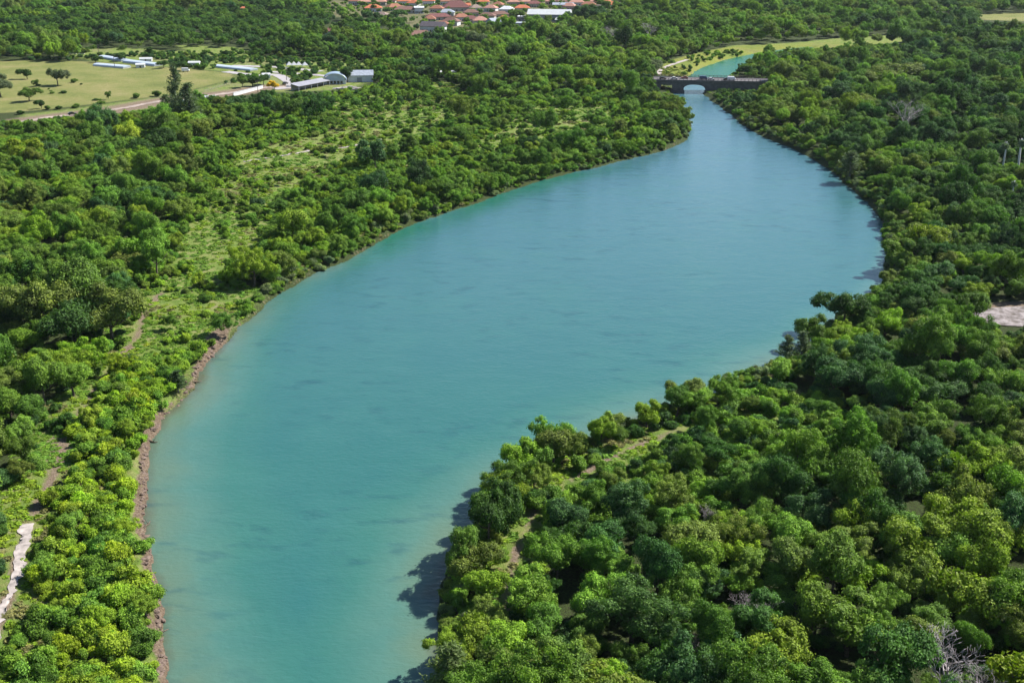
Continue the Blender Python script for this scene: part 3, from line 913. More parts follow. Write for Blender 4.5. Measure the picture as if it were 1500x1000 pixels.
# the bridge: its front line runs between two points of the water's plane
BA = np.array([float(v) for v in ground_at(966, 135.5)]); BB = np.array([float(v) for v in ground_at(1115, 138.5)])
BU = (BB - BA) / np.linalg.norm(BB - BA); BL = float(np.linalg.norm(BB - BA)); BV = np.array([-BU[1], BU[0]])
for k_ in np.linspace(-1, BL + 3, 18):
    for v_ in (2, 9, 14):
        q_ = BA + BU * k_ + BV * v_; KEEP.append((q_[0], q_[1], 4.5, True))
SITE_SPOTS = [(492, 119, 13), (527, 117, 14), (455, 128, 12), (440, 131, 8), (472, 125, 8), (344, 100, 14), (325, 99, 10), (362, 102, 10), (165, 96, 14), (175, 88, 12), (200, 91, 14), (220, 93, 12), (390, 114, 5)]
for q_ in SITE_SPOTS + [(1440, 468, 4), (1460, 476, 5), (1480, 480, 5), (1500, 482, 5), (1470, 462, 8), (1500, 464, 8), (1447, 488, 4), (1470, 496, 5), (1495, 500, 5)]: keep_clear(*q_, q_[1] < 200 or q_[1] < 485)


def kept(x, y, built_only=False):
    out = np.zeros(len(x), bool)
    for a, b, r, bu in KEEP:
        if bu or not built_only: out |= np.hypot(x - a, y - b) < r
    return out


T_X, T_Y, T_R = [], [], []


def grid_points(r0, r1, cell, g, half=31.0):
    n = int(r1 / cell) + 1
    w = int(r1 * math.tan(R(half)) / cell) + 2
    xs, ys = np.meshgrid(np.arange(-w, w + 1), np.arange(int(r0 * .6 / cell), n))
    x = (xs + g.uniform(-.42, .42, xs.shape)) * cell
    y = (ys + g.uniform(-.42, .42, xs.shape)) * cell
    x = x.ravel(); y = y.ravel()
    r = np.hypot(x, y)
    k = (r >= r0) & (r < r1) & (np.abs(np.arctan2(x, y)) < R(half))
    return x[k], y[k]


def clear_of_lines(x, y, extra=0.0):
    ok = np.ones(len(x), bool)
    for l, w in LINES:
        ok &= dist_poly(l, x, y) > w + extra
    return ok


g = np.random.default_rng(42)


def zone_masks(x, y):
    z = {}
    for nm, p in (('field', FIELD), ('site', SITE), ('town', TOWN), ('m1', MEADOW1), ('m2', MEADOW2), ('m3', MEADOW3), ('strip', STRIP), ('mix', LEFTMIX), ('yellow', YELLOW), ('far', FARFIELD),
                  ('plant', PLANTATION), ('vines', VINES), ('bf', BRIDGE_FRONT), ('bb', BRIDGE_BACK), ('rn', RIGHT_NEAR), ('rm', RIGHT_MID), ('clear', CLEARING)):
        z[nm] = inside(p, x, y)
    z['glade'] = np.zeros(len(x), bool)
    for p in FAR_GLADES: z['glade'] |= inside(p, x, y)
    return z


def species_colour(x, y, zone_right, big):
    """patches of one kind of tree: low-frequency noise picks the colour"""
    far = 1 + 1.4 * min(1, max(0, (y - 450) / 500))
    n1 = vnoise(x / (26 * far), y / (26 * far), 61) * .6 + vnoise(x / (9 * far), y / (9 * far), 67) * .4
    n1 = n1 + g.normal() * .13
    if zone_right:
        names = ['deep green', 'deep green', 'mid green', 'blue-green', 'mid green', 'fresh green', 'olive green', 'yellow-green', 'olive green']
    else:
        names = ['deep green', 'blue-green', 'mid green', 'mid green', 'olive green', 'fresh green', 'fresh green', 'yellow-green']
    i = int(np.clip((n1 - .12) / .76, 0, .999) * len(names))
    return names[i]


def plant(kind, x, y, sc, cname, proto=None, sz=None):
    c = shade(cname, g)
    u = g.uniform(.82, 1.2)
    plants[kind].append(dict(x=x, y=y, sc=sc, sx=sc * u, sy=sc / u, sz=sz or sc * g.uniform(.85, 1.2), rz=g.uniform(0, 6.28), cname=cname, col=c,
                             proto=proto if proto is not None else int(g.integers(0, len(BROAD) if kind == 'tree' else len(SHRUBS)))))


# pass 1: big trees, pass 2: ordinary trees, pass 3: shrubs
BANDS = [(95, 320, 1.0), (320, 520, 1.1), (520, 900, 1.35), (900, 2100, 1.9)]
bigx, bigy, bigr = [], [], []
PAL['yellow blossom'] = (.62, .40, .015)
for r0, r1, k in BANDS:
    x, y = grid_points(r0, r1, 10.2 * k, g)
    s = shore(x, y); z = zone_masks(x, y)
    ok = clear_of_lines(x, y, 3.0) & (s > 3.5) & ~kept(x, y)
    for i in range(len(x)):
        if not ok[i]: continue
        if z['field'][i] or z['site'][i] or z['yellow'][i] or z['far'][i] or z['clear'][i] or z['strip'][i] or z['bf'][i] or z['bb'][i] or z['glade'][i] or z['m1'][i] or z['m2'][i]: continue
        p = .50
        if z['m3'][i]: p = .04
        if z['vines'][i]: p = .10
        if z['mix'][i]: p = .10
        if z['town'][i]: p = .10
        if z['plant'][i]: p = .0
        if s[i] < 16 and not (z['rn'][i]): p *= .35
        if g.uniform() > p: continue
        right = z['rn'][i] or z['rm'][i]
        sc = g.uniform(.85, 1.32) if right else g.uniform(.9, 1.3)
        sc *= (1 + .5 * (k - 1))
        sc = fit_scale(x[i], y[i], sc)
        if sc < .7: continue
        if pt_in(TOWN_PX, *px1(x[i], y[i], 10)) and g.uniform() < .8: continue
        plant('tree', x[i], y[i], sc, species_colour(x[i], y[i], right, True), sz=sc * g.uniform(.8, 1.4))
        bigx.append(x[i]); bigy.append(y[i]); bigr.append(sc * 4.2)
bigx, bigy, bigr = map(np.array, (bigx, bigy, bigr))


def near_big(x, y, f=.75):
    out = np.zeros(len(x), bool)
    for s in range(0, len(x), 2000):
        d = np.hypot(x[s:s + 2000, None] - bigx, y[s:s + 2000, None] - bigy)
        out[s:s + 2000] = (d < bigr * f).any(1)
    return out


for r0, r1, k in BANDS:
    x, y = grid_points(r0, r1, 5.4 * k, g)
    s = shore(x, y); z = zone_masks(x, y)
    ok = clear_of_lines(x, y, .6) & (s > 1.2) & ~near_big(x, y) & ~kept(x, y)
    for i in range(len(x)):
        if not ok[i] or z['field'][i] or z['yellow'][i] or z['far'][i] or z['clear'][i]: continue
        right = z['rn'][i] or z['rm'][i]
        p, lo, hi = .86, .45, 1.02
        if z['plant'][i]: p, lo, hi = 1.0, .6, .75
        elif z['town'][i]: p, lo, hi = .8, .35, .62
        elif z['site'][i]: p, lo, hi = .22, .3, .55
        elif z['bf'][i] or z['bb'][i]: continue
        elif z['glade'][i]: p, lo, hi = .05, .4, .6
        elif z['m1'][i]: p, lo, hi = .045, .35, .6
        elif z['m2'][i] or z['m3'][i]: p, lo, hi = .22, .4, .7
        elif z['strip'][i]: p, lo, hi = .16, .40, .62
        elif z['vines'][i]: p, lo, hi = .35, .45, .7
        elif s[i] < 22 and not right: p, lo, hi = .85, .5, .85
        elif z['mix'][i]: p, lo, hi = .36, .35, .82
        elif z['rm'][i] and s[i] < 9: p, lo, hi = .9, .4, .68
        elif right and s[i] < 9: p, lo, hi = 1.0, .62, .95
        if g.uniform() > p: continue
        sc = g.uniform(lo, hi) * (1 + .35 * (k - 1))
        sc = fit_scale(x[i], y[i], sc, bb=SITE_BB if z['site'][i] and px1(x[i], y[i], 1.5)[1] < 122 else None)
        if sc == 0: continue
        if pt_in(TOWN_PX, *px1(x[i], y[i], 6)) and g.uniform() < .5: continue
        cn = species_colour(x[i], y[i], right, False)
        if z['plant'][i]: cn = 'deep green' if g.uniform() < .5 else 'mid green'
        if z['mix'][i] and g.uniform() < .7: cn = ['fresh green', 'yellow-green', 'mid green', 'fresh green'][int(g.integers(0, 4))]
        if z['strip'][i]: cn = ['fresh green', 'yellow-green', 'lime green'][int(g.integers(0, 3))]
        if z['rn'][i] and s[i] < 14: cn = ['olive green', 'fresh green', 'mid green', 'yellow-green'][int(g.integers(0, 4))]
        plant('tree', x[i], y[i], sc, cn)

for r0, r1, k in BANDS[:3]:
    x, y = grid_points(r0, r1, 2.5 * k, g)
    s = shore(x, y); z = zone_masks(x, y)
    ok = clear_of_lines(x, y, -.9) & (s > np.where(inside(SCARP_POLY, x, y), 1.5, .5)) & ~kept(x, y, True)
    nb = near_big(x, y, .9)
    dens = fbm(x / 14, y / 14, 81)
    for i in range(len(x)):
        if not ok[i] or z['field'][i] or z['far'][i] or z['clear'][i]: continue
        p, lo, hi, pal = .26, .6, 1.2, ['mid green', 'deep green', 'blue-green']
        if z['strip'][i]:
            p, lo, hi, pal = .97, .45, 1.4, ['yellow-green', 'lime green', 'fresh green', 'yellow-green', 'mid green', 'fresh green']
            if s[i] < 3.2: p = .6
        elif z['m1'][i]: p, lo, hi, pal = (.45 if dens[i] > .53 else .06), .35, 1.0, ['fresh green', 'yellow-green', 'mid green', 'olive green']
        elif z['m2'][i] or z['m3'][i]: p, lo, hi, pal = (.5 if dens[i] > .53 else .08), .4, 1.0, ['fresh green', 'mid green', 'mid green']
        elif z['vines'][i]: p, lo, hi, pal = .75, .6, 1.3, ['fresh green', 'mid green', 'blue-green', 'fresh green']
        elif z['glade'][i]: p, lo, hi = .3, .4, .9
        elif z['mix'][i] and s[i] > 6: p, lo, hi, pal = .8, .5, 1.25, ['fresh green', 'yellow-green', 'mid green', 'fresh green']
        elif z['site'][i]: p, lo, hi = .45, .5, 1.1
        elif z['bf'][i]: p, lo, hi = .7, .5, .95
        elif z['bb'][i]: p, lo, hi = .1, .5, .9
        elif z['yellow'][i]: p, lo, hi, pal = .22, .5, 1.2, ['yellow-green', 'fresh green', 'mid green']
        elif s[i] < 6: p, lo, hi, pal = .95, .45, 1.05, ['mid green', 'fresh green', 'olive green', 'grey-green']
        elif nb[i]: p = .12
        if g.uniform() > p: continue
        plant('shrub', x[i], y[i], g.uniform(lo, hi) * (1 + .3 * (k - 1)), pal[int(g.integers(0, len(pal)))])
        if (z['site'][i] and px1(x[i], y[i], 1.5)[1] < 126) or z['yellow'][i]: plants['shrub'][-1]['own'] = True
    plants['shrub'] = [p for p in plants['shrub'] if (p.get('own') and not hides_open(p['x'], p['y'], 2.2 * p['sc'], 1.6 * p['sc'], SITE_BB)) or not hides_open(p['x'], p['y'], 2.2 * p['sc'], 1.6 * p['sc'])] if r0 > 500 else plants['shrub']

for kind in plants:
    L = plants[kind]
    z = height(np.array([p['x'] for p in L]), np.array([p['y'] for p in L]))
    for p, zz in zip(L, z): p['z'] = float(zz)

# which ones show largest in the photograph
hh = dict(tree=4.5, shrub=1.3)
singles = dict(tree=[], shrub=[]); rest = dict(tree=[], shrub=[])
for kind, L in plants.items():
    X = np.array([p['x'] for p in L]); Y = np.array([p['y'] for p in L]); Z = np.array([p['z'] + hh[kind] * p['sz'] for p in L])
    px, py, dep = to_px(X, Y, Z)
    size = np.array([p['sc'] for p in L]) / dep
    inn = (px > 8) & (px < 1492) & (py > 8) & (py < 1000)
    order = np.argsort(-np.where(inn, size, 0))
    pick = set(order[:(268 if kind == 'tree' else 296)].tolist())
    for i, p in enumerate(L):
        p['px'], p['py'] = float(px[i]), float(py[i])
        (singles if i in pick else rest)[kind].append(p)


def where_is(x, y, px, py, s):
    P = (np.array([x]), np.array([y]))
    if inside(STRIP, *P)[0]: return "in the left bank scrub"
    if inside(MEADOW1, *P)[0]: return "in the left bank clearing"
    if inside(VINES, *P)[0]: return "behind the right bank trail"
    if inside(RIGHT_NEAR, *P)[0]: return "at the right water's edge" if s < 9 else "in the right bank forest"
    if inside(RIGHT_MID, *P)[0]: return "on the upper right bank"
    return "at the left water's edge" if s < 12 else "in the left bank woods"


seen_labels = set()


def place_words(kind_words, p, what):
    s = float(shore([p['x']], [p['y']])[0])
    z = where_is(p['x'], p['y'], p['px'], p['py'], s)
    a, b = p['px'] / 15, p['py'] / 10
    lab = f"{kind_words} {what} {z}, {a:.0f}% across, {b:.0f}% down the photo"
    if lab in seen_labels: lab = f"{kind_words} {what} {z}, {a:.1f}% across, {b:.1f}% down"
    seen_labels.add(lab)
    return lab


def copy_thing(name, label, cat, group, loc, rz, sc, parts, col=None):
    o = empty(name, loc, rz, sc)
    tag(o, label, cat, group)
    for pn, pm in parts:
        c = link(pn, pm, o)
        if col is not None and pm.materials[0] in (LEAF, GRASS): c["leaf_color"] = [float(v) for v in col]
    return o


for p in singles['tree']:
    big = "broad-crowned" if p['sc'] > 1.05 else ("round-crowned" if p['sc'] > .7 else "small")
    lab = place_words(f"{p['cname']} {big}", p, "tree")
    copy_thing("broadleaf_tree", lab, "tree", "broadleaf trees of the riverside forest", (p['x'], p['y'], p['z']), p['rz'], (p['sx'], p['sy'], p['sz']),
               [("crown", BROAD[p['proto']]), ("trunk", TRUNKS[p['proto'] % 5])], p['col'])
for p in singles['shrub']:
    lab = place_words(p['cname'] + (" bushy" if p['sc'] > .8 else " low"), p, "shrub")
    copy_thing("shrub", lab, "shrub", "shrubs along the river banks", (p['x'], p['y'], p['z']), p['rz'], (p['sx'], p['sy'], p['sz']),
               [("foliage", SHRUBS[p['proto']]), ("stems", STEMS[p['proto'] % 3])], p['col'])


# ------------------------------------------------------------------ the uncountable rest, one object each
def scatter(name, L, protos):
    """one object whose points carry copies of the given meshes"""
    n = len(L)
    me = bpy.data.meshes.new(name)
    me.vertices.add(n)
    me.vertices.foreach_set("co", np.array([(p['x'], p['y'], p['z']) for p in L], np.float32).ravel())
    def put(an, typ, key, arr):
        a = me.attributes.new(an, typ, 'POINT'); a.data.foreach_set(key, arr)
    put("spin", 'FLOAT', "value", np.array([p['rz'] for p in L], np.float32))
    put("grow", 'FLOAT_VECTOR', "vector", np.array([(p.get('sx', p['sc']), p.get('sy', p['sc']), p['sz']) for p in L], np.float32).ravel())
    put("leaf_color", 'FLOAT_VECTOR', "vector", np.array([p['col'] for p in L], np.float32).ravel())
    put("which", 'INT', "value", np.array([p['proto'] for p in L], np.int32))
    o = link(name, me)
    ng = bpy.data.node_groups.new(name + "_nodes", 'GeometryNodeTree')
    ng.interface.new_socket("Geometry", in_out='INPUT', socket_type='NodeSocketGeometry')
    ng.interface.new_socket("Geometry", in_out='OUTPUT', socket_type='NodeSocketGeometry')
    N, Lk = ng.nodes, ng.links
    gi, go = N.new('NodeGroupInput'), N.new('NodeGroupOutput')
    iop = N.new('GeometryNodeInstanceOnPoints')
    join = N.new('GeometryNodeJoinGeometry')
    for ob in protos:
        oi = N.new('GeometryNodeObjectInfo'); oi.transform_space = 'ORIGINAL'
        oi.inputs['Object'].default_value = ob; oi.inputs['As Instance'].default_value = True
        Lk.new(oi.outputs['Geometry'], join.inputs[0])
    def named(an, typ):
        nd = N.new('GeometryNodeInputNamedAttribute'); nd.data_type = typ; nd.inputs['Name'].default_value = an
        return nd.outputs['Attribute']
    comb = N.new('ShaderNodeCombineXYZ'); Lk.new(named('spin', 'FLOAT'), comb.inputs['Z'])
    e2r = N.new('FunctionNodeEulerToRotation'); Lk.new(comb.outputs[0], e2r.inputs[0])
    Lk.new(gi.outputs[0], iop.inputs['Points']); Lk.new(join.outputs[0], iop.inputs['Instance'])
    iop.inputs['Pick Instance'].default_value = True
    Lk.new(named('which', 'INT'), iop.inputs['Instance Index'])
    Lk.new(e2r.outputs[0], iop.inputs['Rotation']); Lk.new(named('grow', 'FLOAT_VECTOR'), iop.inputs['Scale'])
    Lk.new(iop.outputs[0], go.inputs[0])
    md = o.modifiers.new("growth", 'NODES'); md.node_group = ng
    return o


def first_users(meshes):
    by = {}
    for o in COL.objects:
        if o.type == 'MESH' and o.data.name not in by: by[o.data.name] = o
    return [by[m.name] for m in meshes]


tag(scatter("forest", rest['tree'], first_users(BROAD)), kind="stuff", label="mass of broadleaf forest behind and around the nearer trees", cat="forest")
tag(scatter("scrub", rest['shrub'], first_users(SHRUBS)), kind="stuff", label="low scrub and bushes spread over banks and clearings", cat="scrub")

# grass and low ground cover
tufts = []
for r0, r1, cell in ((95, 300, 1.25), (300, 480, 1.9), (480, 800, 3.2)):
    x, y = grid_points(r0, r1, cell, g, 27)
    z = zone_masks(x, y); s = shore(x, y)
    ok = (z['m1'] | z['mix'] | z['m2'] | z['m3'] | z['strip'] | z['vines'] | z['glade'] | z['bf'] | ((s < 7) & (s > 1.2)) | z['yellow'] | (dist_poly(TRACK, x, y) < 9) | (dist_poly(RIGHT_TRAIL, x, y) < 6)) & (s > .9) & ~z['field']
    dt = np.minimum(dist_poly(TRACK, x, y), dist_poly(RIGHT_TRAIL, x, y))
    ok &= dt > -.5 + 2.6 * vnoise(x / 3, y / 3, 91)
    ok &= (g.uniform(size=len(x)) < np.where(s < 3, .35, .72))
    steep_ = inside(SCARP_POLY, x, y)
    ok &= ~(steep_ & (s < 3.6))
    x, y, s = x[ok], y[ok], s[ok]
    zz = height(x, y, s)
    yel = inside(YELLOW, x, y)
    dryn = fbm(x / 16, y / 16, 95)
    for i in range(len(x)):
        cn = 'fresh green' if dryn[i] < .5 else 'yellow-green'
        c = shade(cn, g) * .92
        if dryn[i] > .60 and g.uniform() < .6: c = np.array((.17, .17, .065)) * g.uniform(.7, 1.2)
        if yel[i]: c = np.array((.155, .20, .028) if y[i] < 930 else (.105, .15, .04)) * g.uniform(.6, 1.2)
        sc = g.uniform(.6, 1.25) * (cell / 1.25) ** .6
        tufts.append(dict(x=x[i], y=y[i], z=zz[i], sc=sc, sz=sc * g.uniform(.3, .75), rz=g.uniform(0, 6.28), col=c, proto=int(g.integers(0, 5))))
# the first five tufts' meshes are carried by one grass object each would be countable, so a hidden-free seed patch is real grass too
seed_patch = []
for i, m_ in enumerate(TUFTS):
    p = tufts[i * 997 % len(tufts)]
    seed_patch.append((m_, p))
par = None
gx0 = []
for i, (m_, p) in enumerate(seed_patch):
    o = link("grass_tuft", m_, None, (p['x'], p['y'], p['z']))
    o["leaf_color"] = [float(v) for v in p['col']]
    tag(o, kind="stuff", label="low leafy grass tuft in the bank meadow", cat="grass", group="grass tufts of the meadow")
    gx0.append(o)
tag(scatter("grass", tufts, gx0), kind="stuff", label="rough grass and low leafy cover in the clearings and on the banks", cat="grass")
print("LEAVES", [len(m_.polygons) for m_ in BROAD + SHRUBS + WISPY])
print("TREES", len(plants['tree']), "SHRUBS", len(plants['shrub']), "TUFTS", len(tufts))


def ground_pt(px, py, z=1.5):
    x, y = (float(v) for v in ground_at(px, py, z))
    zz = float(height([x], [y])[0])
    x, y = (float(v) for v in ground_at(px, py, zz))
    return x, y, float(height([x], [y])[0])


for i, (px, py, sc, sz, cn, pr, lab) in enumerate(PICK):
    copy_thing("broadleaf_tree", lab, "tree", None, ground_pt(px, py), i * 1.7, (sc, sc, sz), [("crown", BROAD[pr]), ("trunk", TRUNKS[i % 5])], np.array(PAL[cn]) * random.uniform(.92, 1.08))
for i, (px, py, w, h, lab) in enumerate(WISPS):
    c = {7: (.020, .060, .022), 0: (.115, .165, .055), 8: (.055, .095, .038)}.get(i, (.105, .150, .072))
    copy_thing("pine_tree", lab, "pine", None, ground_pt(px, py), i * 2.1, (w, w, h), [("crown", WISPY[i % 3]), ("trunk", WISPY_TRUNK)], c)


def dead_tree_mesh(seed, name):
    gg = random.Random(seed); mb = MB()
    def grow(p, d, L, r, lvl):
        q = p + d * L * .5 + Vector((gg.uniform(-1, 1), gg.uniform(-1, 1), gg.uniform(-.3, .6))) * L * .08
        e = q + (d + Vector((gg.uniform(-.3, .3), gg.uniform(-.3, .3), gg.uniform(-.05, .25)))).normalized() * L * .5
        mb.tube([p, q, e], [max(r, .016), max(r * .8, .014), max(r * .55, .01)], 6 if lvl < 2 else 3)
        if lvl >= 5: return
        for k in range(3 if lvl else 5):
            a = gg.uniform(0, 6.28)
            nd = (d * gg.uniform(.55, 1.0) + Vector((math.cos(a), math.sin(a), gg.uniform(-.1, .5))) * gg.uniform(.5, 1.0)).normalized()
            st = e if k < 2 else q + (e - q) * gg.uniform(.1, .8)
            grow(st, nd, L * gg.uniform(.55, .78), r * .55, lvl + 1)
    grow(Vector((0, 0, -.5)), Vector((gg.uniform(-.15, .15), gg.uniform(-.15, .15), 1)).normalized(), 3.2, .2, 0)
    return mb.mesh(name, DEADWOOD, True)


DEADWOOD = bark_material("dead_wood", (.20, .175, .175), (.46, .42, .43))
DM = [dead_tree_mesh(k, "bare_branches") for k in (3, 8, 15)]
for i, (px, py, sc, lab) in enumerate(DEAD):
    o = link("dead_tree", DM[i % 3], None, ground_pt(px, py)); o.rotation_euler = (0, 0, i * 1.3); o.scale = (sc, sc, sc)
    tag(o, lab, "dead tree")

m = MB(); m.tube([(0, 0, -.5), (.1, .05, 5), (.3, .1, 10), (.35, .1, 14.5)], [.46, .38, .32, .16], 8)
for k in range(6): m.tube([(.32, .1, 11.5 + k * .4), (.32 + math.cos(k * 1.9) * .9, .1 + math.sin(k * 1.9) * .9, 13 + k * .35)], [.08, .03], 5)
WT = m.mesh("trunk", PALE_BARK, True)
WC = make_crown(777, Rc=2.0, Hc=3.6, z0=11.6, lobes=12, lr=(.2, .36), leaf=.2, dens=22, jitter=.7, loose=.4)
for i, (px, py, sc, lab) in enumerate(PALMS):
    copy_thing("slender_tree", lab, "tree", None, ground_pt(px, py), i * 1.9, sc, [("crown", WC), ("trunk", WT)], (.16, .22, .14) if i < 3 else PAL['fresh green'])

# bushes standing alone in the dry field
FIELD_BUSH = [(30, 168, .9, "bush at the field's lower left corner"), (110, 158, .95, "round bush in the lower part of the dry field"), (147, 152, .95, "dark round bush nearest the dirt road"),
              (140, 147, .6, "small dark bush beside the round one near the dirt road"), (108, 121, 1.0, "grey bush right of the large grey field tree"), (70, 160, .8, "bush right of the small dark field tree"),
              (86, 160, .8, "low wide bush in the lower left of the field"), (133, 160, .7, "low dark bush by the dirt road"), (76, 137, .6, "flat little bush in the middle of the field"),
              (93, 137, .8, "flat wide bush in the middle of the field"), (200, 144, 1.1, "leafy bush at the field's lower right"), (230, 141, 1.2, "largest bush at the field's lower right"),
              (119, 124, .4, "tiny bush right of the grey bush"), (71, 131, .35, "tiny dark bush below the large grey field tree"), (55, 126, .7, "thin bush behind the umbrella tree")]
for i, (px, py, sc, lab) in enumerate(FIELD_BUSH):
    copy_thing("bush", lab, "bush", None, ground_pt(px, py), i * 1.1, (sc * 1.25, sc * 1.25, sc), [("foliage", SHRUBS[i % 6]), ("stems", STEMS[i % 3])], PAL['mid green' if i % 3 else 'deep green'])

# ---- the bridge over the river
STONE = plain("weathered_concrete", (.115, .105, .100), .9, .35, .5)
PALE_CONC = plain("pale_concrete", (.34, .31, .29), .85, .2, .8)
RUST = plain("rusty_rail", (.09, .055, .045), .7, .3, 2)
br = empty("bridge", (BA[0], BA[1], 0), math.atan2(BU[1], BU[0]))
tag(br, "low grey concrete road bridge with one wide arch where the river leaves the far forest", "bridge")
W_ = 14.0
x0_, x1_ = -4.0, BL + 26.0
s_ = BL / 149.0
prof = [(x0_, -3), (.6, -3), (.6, 4.4), (7.2, 4.4), (7.2, -3), (14.0, -3)]
a0, a1 = 13.4, (1034 - 966) * s_
for k in range(17):
    t_ = k / 16; prof.append((a0 + (a1 - a0) * t_, 1.4 + 3.4 * max(0, 1 - abs(2 * t_ - 1) ** 2.6) ** .5))
prof.insert(6, (a0, -3)); prof += [(a1, -3), (x1_, -3)]
m = MB(); vs, fs = [], []
for (a, z) in prof: vs += [(a, 0, z), (a, W_, z), (a, 0, 6.4), (a, W_, 6.4)]
for i in range(len(prof) - 1):
    a, b = i * 4, i * 4 + 4
    fs.append((a, b, b + 1, a + 1))
    if abs(prof[i][0] - prof[i + 1][0]) > 1e-6: fs += [(a, a + 2, b + 2, b), (a + 1, b + 1, b + 3, a + 3), (a + 2, a + 3, b + 3, b + 2)]
e = (len(prof) - 1) * 4
fs += [(0, 1, 3, 2), (e, e + 2, e + 3, e + 1)]
m.add(vs, fs); m.build("arch_wall", STONE, br)
MB().box(x0_, x1_, -.6, W_ + .6, 6.42, 7.1).build("deck", STONE, br)
MB().box(x0_, x1_, .35, W_ - .35, 7.11, 7.16).build("road_surface", ASPHALT, br)
for v0 in (-.5, W_ + .15):
    MB().box(x0_, x1_, v0, v0 + .35, 7.11, 7.5).build("kerb", STONE, br)
    m = MB()
    for k in range(int((x1_ - x0_) / 2.2)): m.box(x0_ + k * 2.2, x0_ + k * 2.2 + .22, v0 + .07, v0 + .28, 7.5, 8.45)
    m.box(x0_, x1_, v0 + .09, v0 + .26, 8.45, 8.62).box(x0_, x1_, v0 + .12, v0 + .22, 7.92, 8.05)
    m.build("railing", RUST, br)
MB().box(6.9, 14.5, -1.2, -.05, -3, 1.6).build("pier_foot", STONE, br)

# ---- cars and trucks
GLASS = plain("dark_glass", (.012, .014, .018), .12, .1, 1, .6)
TYRE = plain("tyre_rubber", (.02, .02, .02), .9, .1)
PAINT = {k: plain(k + "_car_paint", c, .35, .05, 1, .5) for k, c in dict(white=(.72, .72, .74), black=(.02, .02, .024), red=(.20, .035, .03), blue=(.035, .06, .12), silver=(.42, .43, .45)).items()}


def vehicle(name, label, cat, loc, rz, paint, van=False, group=None):
    o = empty(name, loc, rz); tag(o, label, cat, group)
    if van: pr = [(-2.4, .45), (2.4, .45), (2.45, 1.1), (1.9, 1.35), (1.45, 2.2), (-2.35, 2.25), (-2.45, 1.2)]
    else: pr = [(-2.1, .35), (2.1, .35), (2.15, .75), (1.15, .95), (.55, 1.02), (-1.25, 1.05), (-2.1, .98)]
    def prism(poly, w, nm, mat, inset=0):
        n = len(poly); mb = MB()
        mb.add([(a, -w, z) for a, z in poly] + [(a, w, z) for a, z in poly],
               [tuple(range(n)), tuple(range(2 * n - 1, n - 1, -1))] + [(k, k + n, (k + 1) % n + n, (k + 1) % n) for k in range(n)])
        return mb.build(nm, mat, o)
    prism(pr, .86 if not van else .95, "body", PAINT[paint])
    if van: prism([(1.5, 1.38), (1.93, 1.36), (1.52, 2.1), (1.44, 2.1)], .90, "windscreen", GLASS)
    else:
        prism([(.95, .98), (.35, 1.42), (-1.0, 1.45), (-1.75, 1.0)], .74, "windows", GLASS)
        prism([(.38, 1.43), (-.98, 1.462), (-.98, 1.50), (.33, 1.47)], .72, "roof", PAINT[paint])
    for sx in (-1.35, 1.35):
        for sy in (-.8, .8):
            mb = MB(); mb.tube([(sx, sy - .1, .33), (sx, sy + .1, .33)], [.33, .33], 12); mb.build("wheel", TYRE, o)
    return o


for px, v, pc, van, lab in ((970, 4, 'black', 0, "black car at the bridge's left end"), (987, 4, 'white', 0, "small white car on the bridge above the pier"), (1002, 8, 'red', 0, "dark red car on the bridge above the arch"),
                            (1030, 4.5, 'blue', 1, "dark van on the middle of the bridge"), (1041, 4, 'white', 0, "white car close behind the dark van on the bridge"),
                            (1064, 4.2, 'black', 0, "black car on the bridge's right half"), (1071, 4.2, 'white', 1, "white van close to the black car on the bridge's right half")):
    p = BA + BU * ((px - 966) * s_) + BV * v
    vehicle("van" if van else "car", lab, "van" if van else "car", (p[0], p[1], 7.17), math.atan2(BU[1], BU[0]) + (math.pi if v > 6 else 0), pc, van)
for px, py, pc, van, rz, lab in ((266, 149.5, 'white', 0, .2, "white car parked under the pines on the dirt road"), (272, 105, 'white', 1, .1, "white truck at the field's far edge left of the white shed"),
                                 (106, 169, 'black', 0, .5, "black car on the dirt road at the field's lower edge"), (107, 80.5, 'white', 1, .1, "white truck left of two behind the greenhouses"),
                                 (119, 80.5, 'white', 1, .2, "white truck right of two behind the greenhouses"), (418, 124, 'black', 0, 1.2, "dark car on the curving site road")):
    x, y, z = ground_pt(px, py)
    vehicle("truck" if van else "car", lab, "truck" if van else "car", (x, y, z + .2), rz, pc, van)

# ---- houses of the town
ROOF = {k: plain("roof_tiles_" + k, c, .85, .28, .9, .15) for k, c in dict(orange=(.40, .135, .070), rust=(.25, .115, .075), brown=(.16, .092, .075), greybrown=(.22, .165, .14), maroon=(.15, .066, .062), salmon=(.36, .19, .15),
                                                                          charcoal=(.085, .075, .085), bluegrey=(.26, .29, .34), pale=(.52, .53, .55)).items()}
WALL = {k: plain("plaster_" + k, c, .85, .12, .7, .15) for k, c in dict(white=(.56, .56, .57), cream=(.44, .39, .34), orange_wall=(.45, .20, .11), pinkwall=(.48, .32, .30)).items()}
DOORM = plain("door_wood", (.10, .06, .04), .6)


